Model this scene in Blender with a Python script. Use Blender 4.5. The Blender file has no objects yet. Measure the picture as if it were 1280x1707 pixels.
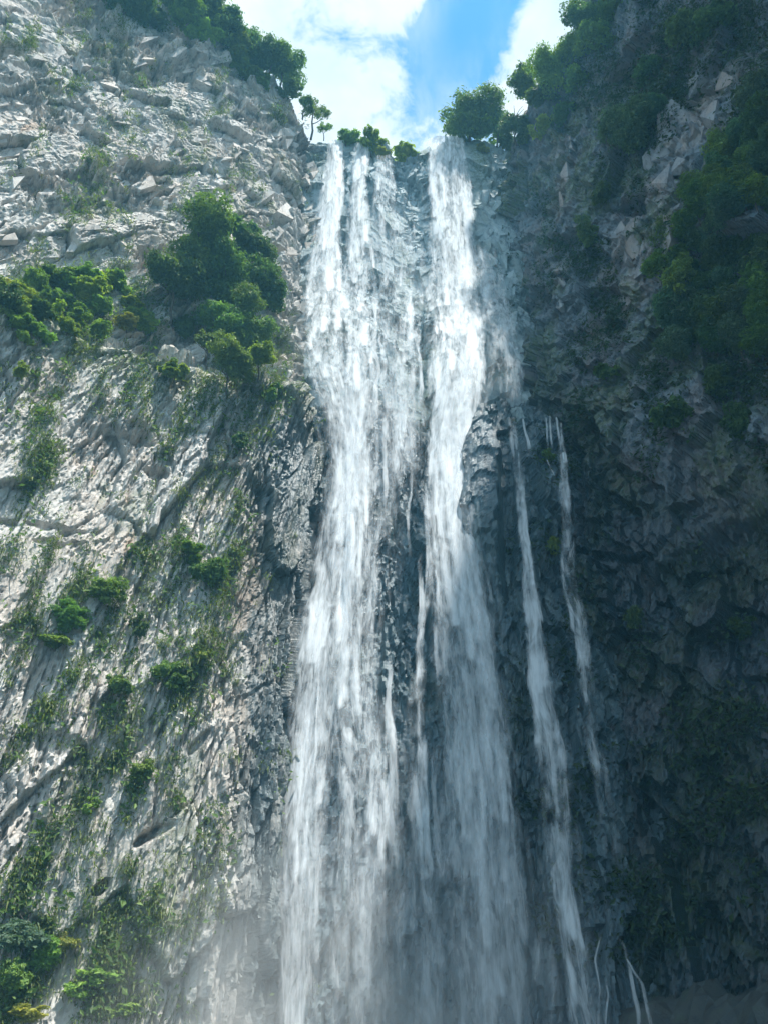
import bpy, bmesh, math, random
import numpy as np
from mathutils import Vector, Matrix

# ------------------------------------------------------------------ camera, sky, sun, exposure
sc = bpy.context.scene
COL = sc.collection
FPX = 1290.0
PITCH = math.radians(33.0)
CAM = np.array([0.0, 0.0, 2.0])
cd = bpy.data.cameras.new('camera')
cd.sensor_fit = 'HORIZONTAL'
cd.sensor_width = 36.0
cd.lens = 36.0 * FPX / 1280.0
cd.clip_end = 5000.0
cd.clip_start = 0.1
cam = bpy.data.objects.new('camera', cd)
COL.objects.link(cam)
cam.location = CAM
cam.rotation_euler = (math.pi / 2 + PITCH, 0, 0)
sc.camera = cam

SUN = np.array([1.0, -1.0, 3.7]); SUN /= np.linalg.norm(SUN)       # towards the sun
SUN_EL = math.asin(SUN[2]); SUN_AZ = math.atan2(SUN[0], SUN[1])     # azimuth from +Y towards +X
sd = bpy.data.lights.new('sun', 'SUN')
sd.energy = 5.0
sd.angle = math.radians(1.5)
sd.color = (1.0, 0.95, 0.87)
so = bpy.data.objects.new('sun', sd)
COL.objects.link(so)
so.rotation_euler = Vector(SUN).to_track_quat('Z', 'Y').to_euler()
so.location = (60, -40, 250)

world = bpy.data.worlds.new('World')
sc.world = world
world.use_nodes = True
wt = world.node_tree
wt.nodes.clear()


class N:
    """small helper round a node tree"""
    def __init__(s, t): s.t = t
    def n(s, typ, props=None, **inp):
        nd = s.t.nodes.new(typ)
        for k, v in (props or {}).items(): setattr(nd, k, v)
        for k, v in inp.items():
            key = k.replace('_', ' ')
            s.set(nd.inputs[int(key[1:])] if key[0] == 'i' and key[1:].isdigit() else nd.inputs[key], v)
        return nd
    def set(s, sock, v):
        if isinstance(v, bpy.types.Node): v = v.outputs[0]
        if isinstance(v, bpy.types.NodeSocket): s.t.links.new(v, sock)
        else: sock.default_value = v
    def math(s, op, a, b=0.0, c=None, clamp=False):
        nd = s.n('ShaderNodeMath', {'operation': op, 'use_clamp': clamp}, i0=a, i1=b)
        if c is not None: s.set(nd.inputs[2], c)
        return nd.outputs[0]
    def vmath(s, op, a, b=(0, 0, 0)):
        nd = s.n('ShaderNodeVectorMath', {'operation': op})
        s.set(nd.inputs[0], a); s.set(nd.inputs[1], b)
        return nd.outputs[1] if op in ('DOT_PRODUCT', 'LENGTH', 'DISTANCE') else nd.outputs[0]
    def scale(s, a, f):
        nd = s.n('ShaderNodeVectorMath', {'operation': 'SCALE'})
        s.set(nd.inputs[0], a); s.set(nd.inputs['Scale'], f)
        return nd.outputs[0]
    def mix(s, f, a, b, blend='MIX'):
        nd = s.t.nodes.new('ShaderNodeMix'); nd.data_type = 'RGBA'; nd.blend_type = blend
        s.set(nd.inputs[0], f); s.set(nd.inputs[6], a); s.set(nd.inputs[7], b)
        return nd.outputs[2]
    def noise(s, vec, scale, detail=4.0, rough=0.55, dist=0.0):
        nd = s.n('ShaderNodeTexNoise', None, Vector=vec, Scale=scale, Detail=detail, Roughness=rough, Distortion=dist)
        return nd.outputs[0]
    def ramp(s, f, stops, interp='LINEAR'):
        nd = s.t.nodes.new('ShaderNodeValToRGB'); cr = nd.color_ramp; cr.interpolation = interp
        while len(cr.elements) < len(stops): cr.elements.new(0.5)
        for e, (p, c) in zip(cr.elements, stops):
            e.position = p
            e.color = c if len(c) == 4 else (*c, 1.0)
        s.set(nd.inputs[0], f)
        return nd.outputs[0]
    def sstep(s, x, a, b):
        nd = s.n('ShaderNodeMapRange', {'interpolation_type': 'SMOOTHSTEP'})
        s.set(nd.inputs[0], x); nd.inputs[1].default_value = a; nd.inputs[2].default_value = b
        nd.inputs[3].default_value = 0.0; nd.inputs[4].default_value = 1.0
        return nd.outputs[0]


w = N(wt)
sky = w.n('ShaderNodeTexSky', {'sky_type': 'NISHITA', 'sun_disc': False, 'sun_elevation': SUN_EL,
                               'sun_rotation': SUN_AZ, 'air_density': 1.0, 'dust_density': 0.6, 'ozone_density': 2.0})
SKY_STRENGTH = 0.14
geo = w.n('ShaderNodeTexCoord')
dirv = geo.outputs['Generated']
sep = w.n('ShaderNodeSeparateXYZ', None, Vector=dirv)
zc = w.math('MAXIMUM', sep.outputs[2], 0.06)
cu = w.math('DIVIDE', sep.outputs[0], zc)
cv = w.math('DIVIDE', sep.outputs[1], zc)
cvec = w.n('ShaderNodeCombineXYZ', None, X=cu, Y=cv, Z=3.7)
warp = w.n('ShaderNodeTexNoise', None, Vector=cvec, Scale=5.0, Detail=4.0, Roughness=0.55)
wvec = w.vmath('ADD', cvec, w.scale(w.vmath('SUBTRACT', warp.outputs['Color'], (0.5, 0.5, 0.5)), 0.10))
big = w.noise(wvec, 3.2, 3.0, 0.5)
fine = w.noise(wvec, 14.0, 9.0, 0.62)
# the open blue gap between the two cloud banks
g1 = w.math('ADD', w.math('MULTIPLY', w.math('SUBTRACT', cu, 0.098), 0.86), w.math('MULTIPLY', w.math('SUBTRACT', cv, 0.462), 0.50))
g2 = w.math('SUBTRACT', w.math('MULTIPLY', w.math('SUBTRACT', cv, 0.462), 0.86), w.math('MULTIPLY', w.math('SUBTRACT', cu, 0.098), 0.50))
gd = w.math('SQRT', w.math('ADD', w.math('POWER', w.math('DIVIDE', g1, 0.045), 2.0), w.math('POWER', w.math('DIVIDE', g2, 0.082), 2.0)))
gap = w.math('SUBTRACT', 1.0, w.sstep(gd, 0.0, 2.0))
cover = w.math('ADD', w.math('MULTIPLY', big, 0.55), w.math('MULTIPLY', fine, 0.55))
cover = w.math('SUBTRACT', cover, w.math('MULTIPLY', gap, 0.36))
puff = w.sstep(cover, 0.36, 0.50)
wisp = w.math('MULTIPLY', w.sstep(w.noise(w.vmath('MULTIPLY', wvec, (1.0, 0.45, 1.0)), 10.0, 8.0, 0.65), 0.36, 0.72), 0.55)
cloud = w.math('MAXIMUM', puff, w.math('MULTIPLY', wisp, w.sstep(gd, 0.1, 1.6)))
skyc = w.scale(sky.outputs[0], SKY_STRENGTH)
skyc = w.vmath('MULTIPLY', skyc, (0.52, 1.14, 1.30))
shade = w.noise(wvec, 6.0, 6.0, 0.55)
cloudc = w.ramp(shade, [(0.36, (0.40, 0.53, 0.62)), (0.60, (0.58, 0.64, 0.68))])
final = w.mix(cloud, skyc, cloudc)
bg = w.n('ShaderNodeBackground', None, Color=final, Strength=1.0)
wo = w.n('ShaderNodeOutputWorld', None, Surface=bg)

sc.view_settings.view_transform = 'Standard'
sc.view_settings.look = 'None'
sc.view_settings.gamma = 1.0
sc.view_settings.use_curve_mapping = False
sc.view_settings.exposure = 0.88

sc.cycles.use_denoising = True
try:
    sc.cycles.denoiser = 'OPENIMAGEDENOISE'
    sc.cycles.denoising_input_passes = 'RGB_ALBEDO_NORMAL'
except Exception:
    pass
sc.cycles.transparent_max_bounces = 24
sc.cycles.max_bounces = 6
sc.cycles.diffuse_bounces = 3
sc.cycles.volume_bounces = 3
sc.cycles.volume_step_rate = 4.0
sc.cycles.volume_max_steps = 64
sc.cycles.use_adaptive_sampling = True
sc.cycles.adaptive_threshold = 0.03

# ------------------------------------------------------------------ maths helpers
CP, SP = math.cos(PITCH), math.sin(PITCH)


def ray(px, py):
    xr = (np.asarray(px, float) - 640.0) / FPX
    yu = (853.5 - np.asarray(py, float)) / FPX
    return np.stack([xr, CP - yu * SP, SP + yu * CP], -1)      # forward component is 1


def project(P):
    d = P - CAM
    f = d[..., 1] * CP + d[..., 2] * SP
    u = -d[..., 1] * SP + d[..., 2] * CP
    f = np.where(f > 0.1, f, 0.1)
    return 640 + FPX * d[..., 0] / f, 853.5 - FPX * u / f, f


def hsh(ix, iy, seed):
    ix = ix.astype(np.int32).astype(np.uint32); iy = iy.astype(np.int32).astype(np.uint32)
    h = ix * np.uint32(374761393); h += iy * np.uint32(668265263); h += np.uint32((seed * 974634777) & 0xFFFFFFFF)
    h ^= h >> np.uint32(13); h *= np.uint32(1274126177)
    h ^= h >> np.uint32(16); h *= np.uint32(2246822519)
    h ^= h >> np.uint32(15)
    return (h & np.uint32(0xFFFFFF)).astype(np.float32) * np.float32(1.0 / 0xFFFFFF)


def vn(x, y, seed=0):
    x = np.asarray(x, np.float32); y = np.asarray(y, np.float32)
    ix = np.floor(x); iy = np.floor(y)
    fx = x - ix; fy = y - iy
    fx = fx * fx * fx * (fx * (fx * 6 - 15) + 10); fy = fy * fy * fy * (fy * (fy * 6 - 15) + 10)
    a = hsh(ix, iy, seed); b = hsh(ix + 1, iy, seed); c = hsh(ix, iy + 1, seed); d = hsh(ix + 1, iy + 1, seed)
    return (a * (1 - fx) + b * fx) * (1 - fy) + (c * (1 - fx) + d * fx) * fy


def fbm(x, y, seed=0, octv=4, gain=0.5):
    s = 0.0; a = 1.0; t = 0.0
    for o in range(octv):
        s = s + a * (vn(x, y, seed + o * 17) - 0.5); t += a; a *= gain
        x = x * 2.03 + 13.7; y = y * 2.03 + 7.1
    return s / t * 2.0                                          # about -1..1


def facets(x, y, seed, tilt=0.8, drop=0.0, jit=0.9, off=1.0, side=0.0):
    """broken-rock facets: every cell a tilted plane with its own offset; also the distance to the next cell"""
    x = np.asarray(x, np.float32); y = np.asarray(y, np.float32)
    ix = np.floor(x); iy = np.floor(y)
    b1 = np.full(x.shape, 9.0, np.float32); b2 = b1.copy(); val = np.zeros(x.shape, np.float32)
    for i in (-1, 0, 1):
        for j in (-1, 0, 1):
            cx = ix + i; cy = iy + j
            px_ = cx + 0.5 + jit * (hsh(cx, cy, seed) - 0.5); py_ = cy + 0.5 + jit * (hsh(cx, cy, seed + 1) - 0.5)
            dx = x - px_; dy = y - py_
            d = dx * dx + dy * dy
            v = (hsh(cx, cy, seed + 2) - 0.5) * 2 * off + tilt * ((hsh(cx, cy, seed + 3) - 0.5) * 2 * dx + (hsh(cx, cy, seed + 4) - 0.5) * 2 * dy) - drop * dy - side * dx
            m = d < b1
            b2 = np.where(m, b1, np.minimum(b2, d))
            val = np.where(m, v, val)
            b1 = np.where(m, d, b1)
    return val, np.sqrt(b2) - np.sqrt(b1)


def sstep(x, a, b):
    t = np.clip((x - a) / (b - a), 0, 1)
    return t * t * (3 - 2 * t)


def bump2(px, py, cx, cy, rx, ry, rot=0.0):
    c, s = math.cos(rot), math.sin(rot)
    dx = px - cx; dy = py - cy
    a = (dx * c + dy * s) / rx; b = (-dx * s + dy * c) / ry
    return np.exp(-(a * a + b * b))


def new_obj(name, me, mat=None, parent=None):
    o = bpy.data.objects.new(name, me)
    COL.objects.link(o)
    if mat is not None and me is not None:
        if not me.materials: me.materials.append(mat)
    if parent is not None: o.parent = parent
    return o


def tag(o, label=None, cat=None, group=None, kind=None):
    for k, v in (('label', label), ('category', cat), ('group', group), ('kind', kind)):
        if v: o[k] = v
    return o


def mesh_np(name, V, F, smooth=False):
    me = bpy.data.meshes.new(name)
    V = np.ascontiguousarray(V, np.float32); F = np.ascontiguousarray(F, np.int32)
    k = F.shape[1]
    me.vertices.add(len(V)); me.vertices.foreach_set('co', V.ravel())
    me.loops.add(F.size); me.loops.foreach_set('vertex_index', F.ravel())
    me.polygons.add(len(F))
    me.polygons.foreach_set('loop_start', np.arange(0, F.size, k, dtype=np.int32))
    me.polygons.foreach_set('loop_total', np.full(len(F), k, np.int32))
    me.polygons.foreach_set('use_smooth', np.full(len(F), smooth, bool))
    me.update(calc_edges=True)
    return me


def grid_faces(nu, nv, flip=False):
    i = np.arange(nv - 1)[:, None] * nu + np.arange(nu - 1)[None, :]
    i = i.ravel()
    q = np.stack([i, i + 1, i + 1 + nu, i + nu], -1)
    return q[:, ::-1] if flip else q


def set_attr(me, name, arr):
    a = me.attributes.new(name, 'FLOAT_COLOR', 'POINT')
    c = np.ones((len(me.vertices), 4), np.float32); c[:, :arr.shape[1]] = arr
    a.data.foreach_set('color', c.ravel())


def catmull(P, counts):
    """P: (M,3) control points, counts: samples of each of the M-1 intervals"""
    out = []
    M = len(P)
    for k in range(M - 1):
        p0 = P[max(k - 1, 0)]; p1 = P[k]; p2 = P[k + 1]; p3 = P[min(k + 2, M - 1)]
        if k == 0: p0 = 2 * p1 - p2
        if k == M - 2: p3 = 2 * p2 - p1
        t = np.arange(counts[k] + (1 if k == M - 2 else 0))[:, None] / counts[k]
        out.append(0.5 * (2 * p1 + (p2 - p0) * t + (2 * p0 - 5 * p1 + 4 * p2 - p3) * t ** 2 + (3 * p1 - p0 - 3 * p2 + p3) * t ** 3))
    return np.concatenate(out)


def net_surface(rows, cu_, cv_):
    """rows: K control polylines of M points. Returns grid (nv, nu, 3) with smooth runs along the wall and soft breaks in height."""
    R = np.array(rows, float)
    L = np.stack([catmull(r, cu_) for r in R])                  # K, nu, 3
    K = len(L)
    out = []
    for k in range(K - 1):
        t = np.arange(cv_[k] + (1 if k == K - 2 else 0))[:, None, None] / cv_[k]
        out.append(L[k][None] * (1 - t) + L[k + 1][None] * t)
    return np.concatenate(out)


def smooth_normals(G, flip):
    a = np.gradient(G, axis=1); b = np.gradient(G, axis=0)
    n = np.cross(a, b)
    n /= np.linalg.norm(n, axis=-1, keepdims=True) + 1e-9
    for _ in range(14):
        n[1:-1] = (n[:-2] + 2 * n[1:-1] + n[2:]) / 4
        n[:, 1:-1] = (n[:, :-2] + 2 * n[:, 1:-1] + n[:, 2:]) / 4
    n /= np.linalg.norm(n, axis=-1, keepdims=True) + 1e-9
    return -n if flip else n


def arc_uv(G):
    r = G[G.shape[0] // 2]
    u = np.concatenate([[0], np.cumsum(np.linalg.norm(np.diff(r, axis=0), axis=1))])
    c = G[:, int(G.shape[1] * 0.6)]
    v = np.concatenate([[0], np.cumsum(np.linalg.norm(np.diff(c, axis=0), axis=1))])
    return np.broadcast_to(u[None, :], G.shape[:2]).copy(), np.broadcast_to(v[:, None], G.shape[:2]).copy()


# ------------------------------------------------------------------ materials
def material(name):
    m = bpy.data.materials.new(name); m.use_nodes = True
    m.node_tree.nodes.clear()
    return m, N(m.node_tree)


def rock_material(name, light, pink, dark, lean=(0.0, 0.0), bump=0.5, third=(0.42, 0.25, 0.14, 1)):
    m, k = material(name)
    tc = k.n('ShaderNodeTexCoord')
    P = k.n('ShaderNodeNewGeometry').outputs['Position']
    at = k.n('ShaderNodeAttribute', {'attribute_name': 'stain'})
    sp = k.n('ShaderNodeSeparateColor', None, Color=at.outputs['Color'])
    wet, moss, tan_ = sp.outputs[0], sp.outputs[1], sp.outputs[2]
    mp = k.n('ShaderNodeMapping', None, Vector=P, Scale=(1.0, 1.0, 0.22), Rotation=(0, lean[0], 0))
    n1 = k.noise(P, 0.16, 6.0, 0.6, 0.2)
    n2 = k.noise(P, 0.9, 6.0, 0.65)
    streak = k.noise(mp, 1.3, 7.0, 0.65, 0.3)
    n4 = k.noise(P, 4.0, 5.0, 0.7)
    c = k.mix(k.sstep(n1, 0.42, 0.62), light, pink)
    c = k.mix(k.math('MULTIPLY', k.sstep(streak, 0.50, 0.68), 0.75), c, dark)
    c = k.mix(k.math('MULTIPLY', k.sstep(n2, 0.52, 0.70), 0.55), c, dark)
    c = k.mix(k.math('MULTIPLY', k.sstep(n4, 0.54, 0.70), 0.40), c, (dark[0] * 0.8, dark[1] * 0.8, dark[2] * 0.8, 1))
    c = k.mix(tan_, c, third)
    ma = k.math('MULTIPLY', moss, k.sstep(k.noise(P, 2.2, 6.0, 0.7), 0.36, 0.58))
    c = k.mix(ma, c, k.mix(n4, (0.035, 0.075, 0.018, 1), (0.13, 0.17, 0.05, 1)))
    wn = k.math('MULTIPLY', wet, k.sstep(k.noise(mp, 0.8, 5.0, 0.6), 0.12, 0.50))
    c = k.mix(wn, c, k.mix(1.0, c, (0.19, 0.26, 0.30, 1), 'MULTIPLY'))  # wet darkening; its teal tint also carries the colour of the shadows
    rough = k.math('SUBTRACT', 0.92, k.math('MULTIPLY', wn, 0.62))
    bn = k.math('ADD', k.math('MULTIPLY', k.noise(P, 2.3, 8.0, 0.7), 1.0), k.math('MULTIPLY', k.noise(mp, 3.0, 6.0, 0.6), 0.7))
    bp = k.n('ShaderNodeBump', None, Strength=bump, Distance=0.35, Height=bn)
    b = k.n('ShaderNodeBsdfPrincipled', None, Base_Color=c, Roughness=rough, Normal=bp)
    b.inputs['Specular IOR Level'].default_value = 0.5
    k.n('ShaderNodeOutputMaterial', None, Surface=b)
    return m


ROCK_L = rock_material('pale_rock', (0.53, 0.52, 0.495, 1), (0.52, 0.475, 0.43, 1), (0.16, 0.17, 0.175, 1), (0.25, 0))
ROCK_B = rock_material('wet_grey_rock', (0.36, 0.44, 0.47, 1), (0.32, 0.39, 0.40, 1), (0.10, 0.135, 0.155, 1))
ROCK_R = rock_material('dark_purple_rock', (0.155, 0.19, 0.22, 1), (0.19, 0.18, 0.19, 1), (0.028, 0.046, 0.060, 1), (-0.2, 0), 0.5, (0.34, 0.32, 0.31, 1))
ROCK_P = rock_material('fresh_pale_rock', (0.27, 0.29, 0.31, 1), (0.31, 0.27, 0.25, 1), (0.12, 0.13, 0.15, 1), (-0.2, 0), 0.3)


def leaf_material():
    m, k = material('leaves')
    oi = k.n('ShaderNodeObjectInfo')
    P = k.n('ShaderNodeNewGeometry')
    at = k.n('ShaderNodeAttribute', {'attribute_name': 'leaf'})
    sp = k.n('ShaderNodeSeparateColor', None, Color=at.outputs['Color'])
    c = k.mix(1.0, oi.outputs['Color'], k.ramp(sp.outputs[0], [(0.0, (0.55, 0.6, 0.55)), (0.6, (1.0, 1.0, 0.9)), (1.0, (1.5, 1.35, 1.0))]), 'MULTIPLY')
    d = k.n('ShaderNodeBsdfPrincipled', None, Base_Color=c, Roughness=0.55)
    d.inputs['Specular IOR Level'].default_value = 0.3
    t = k.n('ShaderNodeBsdfTranslucent', None, Color=k.mix(1.0, c, (1.1, 1.25, 0.6, 1), 'MULTIPLY'))
    mx = k.n('ShaderNodeMixShader', None, i0=0.38, i1=d, i2=t)
    k.n('ShaderNodeOutputMaterial', None, Surface=mx)
    return m


LEAF = leaf_material()


def bark_material():
    m, k = material('bark')
    P = k.n('ShaderNodeNewGeometry').outputs['Position']
    c = k.ramp(k.noise(P, 5.0, 5.0), [(0.3, (0.06, 0.05, 0.04)), (0.7, (0.16, 0.14, 0.12))])
    b = k.n('ShaderNodeBsdfPrincipled', None, Base_Color=c, Roughness=0.9)
    k.n('ShaderNodeOutputMaterial', None, Surface=b)
    return m


BARK = bark_material()


def water_material():
    m, k = material('falling_water')
    at = k.n('ShaderNodeAttribute', {'attribute_name': 'flow'})         # r: amount of water, g: sharpness
    sp = k.n('ShaderNodeSeparateColor', None, Color=at.outputs['Color'])
    uv = k.n('ShaderNodeUVMap')
    uv.uv_map = 'flow_uv'
    m1 = k.n('ShaderNodeMapping', None, Vector=uv, Scale=(2.4, 0.30, 1.0))
    m2 = k.n('ShaderNodeMapping', None, Vector=uv, Scale=(7.0, 0.7, 1.0))
    m3 = k.n('ShaderNodeMapping', None, Vector=uv, Scale=(0.85, 0.34, 1.0))
    n1 = k.noise(m1, 1.0, 5.0, 0.6, 0.5)
    n2 = k.noise(m2, 1.0, 4.0, 0.6, 0.3)
    n3 = k.noise(m3, 1.0, 6.0, 0.62, 1.2)
    nn = k.math('ADD', k.math('ADD', k.math('MULTIPLY', n1, 0.34), k.math('MULTIPLY', n2, 0.22)), k.math('MULTIPLY', n3, 0.44))
    dens = sp.outputs[0]
    # water where the streak noise rises above what the amount of water leaves dry
    thr = k.math('SUBTRACT', 0.72, k.math('MULTIPLY', dens, 0.30))
    a = k.n('ShaderNodeMapRange', {'interpolation_type': 'SMOOTHSTEP'})
    k.set(a.inputs[0], nn); k.set(a.inputs[1], k.math('SUBTRACT', thr, 0.20)); k.set(a.inputs[2], k.math('ADD', thr, 0.22))
    al = k.math('MULTIPLY', a.outputs[0], k.sstep(dens, 0.0, 0.5))
    al = k.math('MULTIPLY', al, sp.outputs[1], clamp=True)
    # droplets scatter light from every side: shade them with a normal lifted towards the open sky
    g = k.n('ShaderNodeNewGeometry')
    bp = k.n('ShaderNodeBump', None, Strength=0.8, Distance=0.6, Height=nn)
    nm = k.vmath('NORMALIZE', k.vmath('ADD', bp, (0, -0.2, 0.40)))
    d = k.n('ShaderNodeBsdfDiffuse', None, Color=(0.78, 0.83, 0.87, 1), Normal=nm)
    tl = k.n('ShaderNodeBsdfTranslucent', None, Color=(0.84, 0.88, 0.91, 1))
    w_ = k.n('ShaderNodeMixShader', None, i0=0.30, i1=d, i2=tl)
    tr = k.n('ShaderNodeBsdfTransparent')
    mx = k.n('ShaderNodeMixShader', None, i0=al, i1=tr, i2=w_)
    k.n('ShaderNodeOutputMaterial', None, Surface=mx)
    return m


WATER = water_material()

# ------------------------------------------------------------------ cliffs
BUF = {}          # depth buffer of the cliffs, 4 px cells of the 1280 x 1707 picture
BW, BH = 360, 470
OFFX, OFFY = 20, 20


class Depth:
    def __init__(s):
        s.z = np.full((BH, BW), 1e9); s.n = np.zeros((BH, BW, 3))
    def add(s, G, Nn):
        px, py, f = project(G.reshape(-1, 3)); nn = Nn.reshape(-1, 3)
        ix = (px / 4 + OFFX).astype(int); iy = (py / 4 + OFFY).astype(int)
        ok = (ix >= 0) & (ix < BW) & (iy >= 0) & (iy < BH) & (f > 1)
        ix, iy, f, nn = ix[ok], iy[ok], f[ok], nn[ok]
        o = np.argsort(-f)
        new = np.full((BH, BW), 1e9); nw = np.zeros((BH, BW, 3))
        new[iy[o], ix[o]] = f[o]; nw[iy[o], ix[o]] = nn[o]
        m = new < s.z
        s.z[m] = new[m]; s.n[m] = nw[m]
    def hit(s, px, py, fall=0):
        """first cliff point along the picture ray; with fall, look up to that many px lower for a foothold"""
        for k in range(0, fall + 1, 4):
            ix = int(px / 4 + OFFX); iy = int((py + k) / 4 + OFFY)
            ix = min(max(ix, 1), BW - 2); iy = min(max(iy, 1), BH - 2)
            zz = s.z[iy - 1:iy + 2, ix - 1:ix + 2]
            if (zz < 1e8).sum() >= 3:
                d = np.median(zz[zz < 1e8]); n = s.n[iy, ix]
                if np.linalg.norm(n) < 0.1: n = s.n[iy - 1:iy + 2, ix - 1:ix + 2].reshape(-1, 3).sum(0)
                n = n / (np.linalg.norm(n) + 1e-9)
                return CAM + ray(px, py + k) * d, d, n
        return None


DEP = Depth()


def finish_wall(name, G, D, Nn, mat, stain, label, smooth=False):
    P = G + Nn * D[..., None]
    nv, nu = D.shape
    me = mesh_np(name, P.reshape(-1, 3), grid_faces(nu, nv), smooth)
    set_attr(me, 'stain', stain.reshape(-1, 3))
    o = new_obj(name, me, mat)
    tag(o, label, 'cliff', kind='structure')
    DEP.add(P, Nn)
    return o, P


# ---- left cliff: pale buttress below, planted shelf, broken upper wall
rowsL = [
    [(-74, 0, -3), (-56, 28, -3), (-41, 41, -3), (-25, 52, -3), (-13, 59.3, -3), (-10.2, 62.2, -3), (-9.2, 66, -3), (-8, 78, -3)],
    [(-74, 6, 56), (-55, 33, 56), (-40, 45.5, 56), (-24, 56.5, 57.5), (-11.2, 62, 58.5), (-8.0, 64.2, 56), (-7.2, 67, 55), (-7, 79, 55)],
    [(-78, 12, 61), (-58, 39, 61), (-43, 50.5, 61), (-27, 61.0, 62.5), (-15.5, 68.5, 64), (-12.6, 72.0, 62), (-11.8, 76, 61), (-11.8, 84, 61)],
    [(-84, 20, 160), (-62, 41, 156), (-45.5, 53, 150), (-28.5, 64, 141.5), (-16.5, 71.5, 132.5), (-12.6, 75.5, 126.5), (-11.6, 79, 125), (-11.6, 86, 124)],
    [(-104, 45, 175), (-82, 66, 170), (-60, 76, 164), (-40, 86, 154), (-24, 92, 141), (-18, 93, 132), (-15, 94, 129), (-14, 98, 127)],
]
G = net_surface(rowsL, [8, 60, 140, 130, 46, 36, 30], [300, 26, 400, 24])
Nn = smooth_normals(G, True)
if Nn[100, 200, 1] > 0: Nn = -Nn
U, V = arc_uv(G)
PX, PY, _ = project(G)
zz = G[..., 2]
up = sstep(V, 60, 66)                                            # 0 lower buttress, 1 upper wall
wu = fbm(U * 0.35, V * 0.35, 3, 3); wv = fbm(U * 0.35, V * 0.35, 4, 3)
# lower: long leaning ribs
ul = U - V * 0.02 - V * V * 0.0014 + wu * 0.28; vl = V + wv * 1.2
zone = sstep(fbm(ul * 0.10, vl * 0.055, 10, 4), -0.25, 0.32)           # bare slabs against broken, ribbed rock
a1, e1 = facets(ul / 4.2, vl / 10.0, 11, 0.9, 0.5)
a2, e2 = facets(ul / 1.05, vl / 6.0, 12, 0.8, 1.1, off=0.7)
a3, e3 = facets(ul / 0.45, vl / 1.9, 13, 0.9, 1.4, off=0.5)
m1 = sstep(fbm(U * 0.12, V * 0.05, 15, 3), -0.3, 0.4); m2 = sstep(fbm(ul * 0.22, vl * 0.10, 16, 3), -0.15, 0.4)
rib = 1 - np.abs(fbm(ul / 2.6, vl / 22.0, 17, 3)) * 2
rib2 = 1 - np.abs(fbm(ul / 0.9, vl / 9.0, 18, 3)) * 2
a4, e4 = facets(ul / 0.26, vl / 0.8, 14, 1.0, 0.8)
low = 0.75 * a1 + (0.08 + 0.30 * m1 * zone) * a2 + (0.04 + 0.18 * m2 * zone) * a3 + (0.025 + 0.10 * zone) * a4 + 0.35 * rib + (0.06 + 0.22 * zone) * rib2 + 0.7 * fbm(U * 0.09, V * 0.09, 5, 4) + 0.12 * fbm(ul * 2.4, vl * 0.9, 6, 4)
a5, e5 = facets(ul / 0.8, vl / 17.0, 19, 0.5, 0.5)
a6, e6 = facets(ul / 0.38, vl / 9.0, 20, 0.5, 0.5)
low += (0.10 + 0.26 * zone) * a5 + (0.04 + 0.10 * zone) * a6
ck = sstep(fbm(U * 0.4, V * 0.25, 9, 3), -0.2, 0.25)
low -= 0.45 * np.exp(-(e2 / 0.08) ** 2) * ck * (0.25 + 0.75 * zone) + 0.28 * np.exp(-(e3 / 0.16) ** 2) * m2 * ck * zone + 0.5 * np.exp(-(e5 / 0.09) ** 2) * (1 - ck) * zone + 0.4 * np.exp(-(e1 / 0.03) ** 2)
# upper: broken blocks with undercut lower edges
uu = U - V * 0.60 + wu * 0.9; vu = V - 0.35 * U + wv * 1.2
b1, f1 = facets(uu / 3.6, vu / 10.0, 21, 0.7, 0.8, off=0.6, side=0.8)
b2, f2 = facets(uu / 1.35, vu / 4.0, 22, 0.8, 1.1, off=0.4, side=1.2)
b3, f3 = facets(uu / 0.62, vu / 1.5, 23, 0.8, 1.2, off=0.4, side=1.0)
b4, f4 = facets(uu / 0.42, vu / 0.5, 24, 0.8, 1.2, off=0.5)
rough_u = 0.16 + 1.05 * sstep(fbm(uu * 0.13, vu * 0.10, 27, 3), -0.12, 0.28)
upr = 1.3 * b1 + rough_u * (0.72 * b2 + 0.42 * b3) + (0.05 + 0.15 * rough_u) * b4 + 0.25 * (1 - np.abs(fbm(uu / 2.4, vu / 9.0, 28, 3)) * 2) + 1.0 * fbm(U * 0.06, V * 0.06, 25, 4)
ck = sstep(fbm(U * 0.5, V * 0.5, 29, 3), -0.25, 0.2)
upr -= 1.0 * np.exp(-(f2 / 0.085) ** 2) * ck * (0.3 + 0.7 * np.clip(rough_u, 0, 1)) + 0.5 * np.exp(-(f3 / 0.12) ** 2) * rough_u * ck + 1.3 * np.exp(-(f1 / 0.035) ** 2)
D = low * (1 - up) + upr * up
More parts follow.
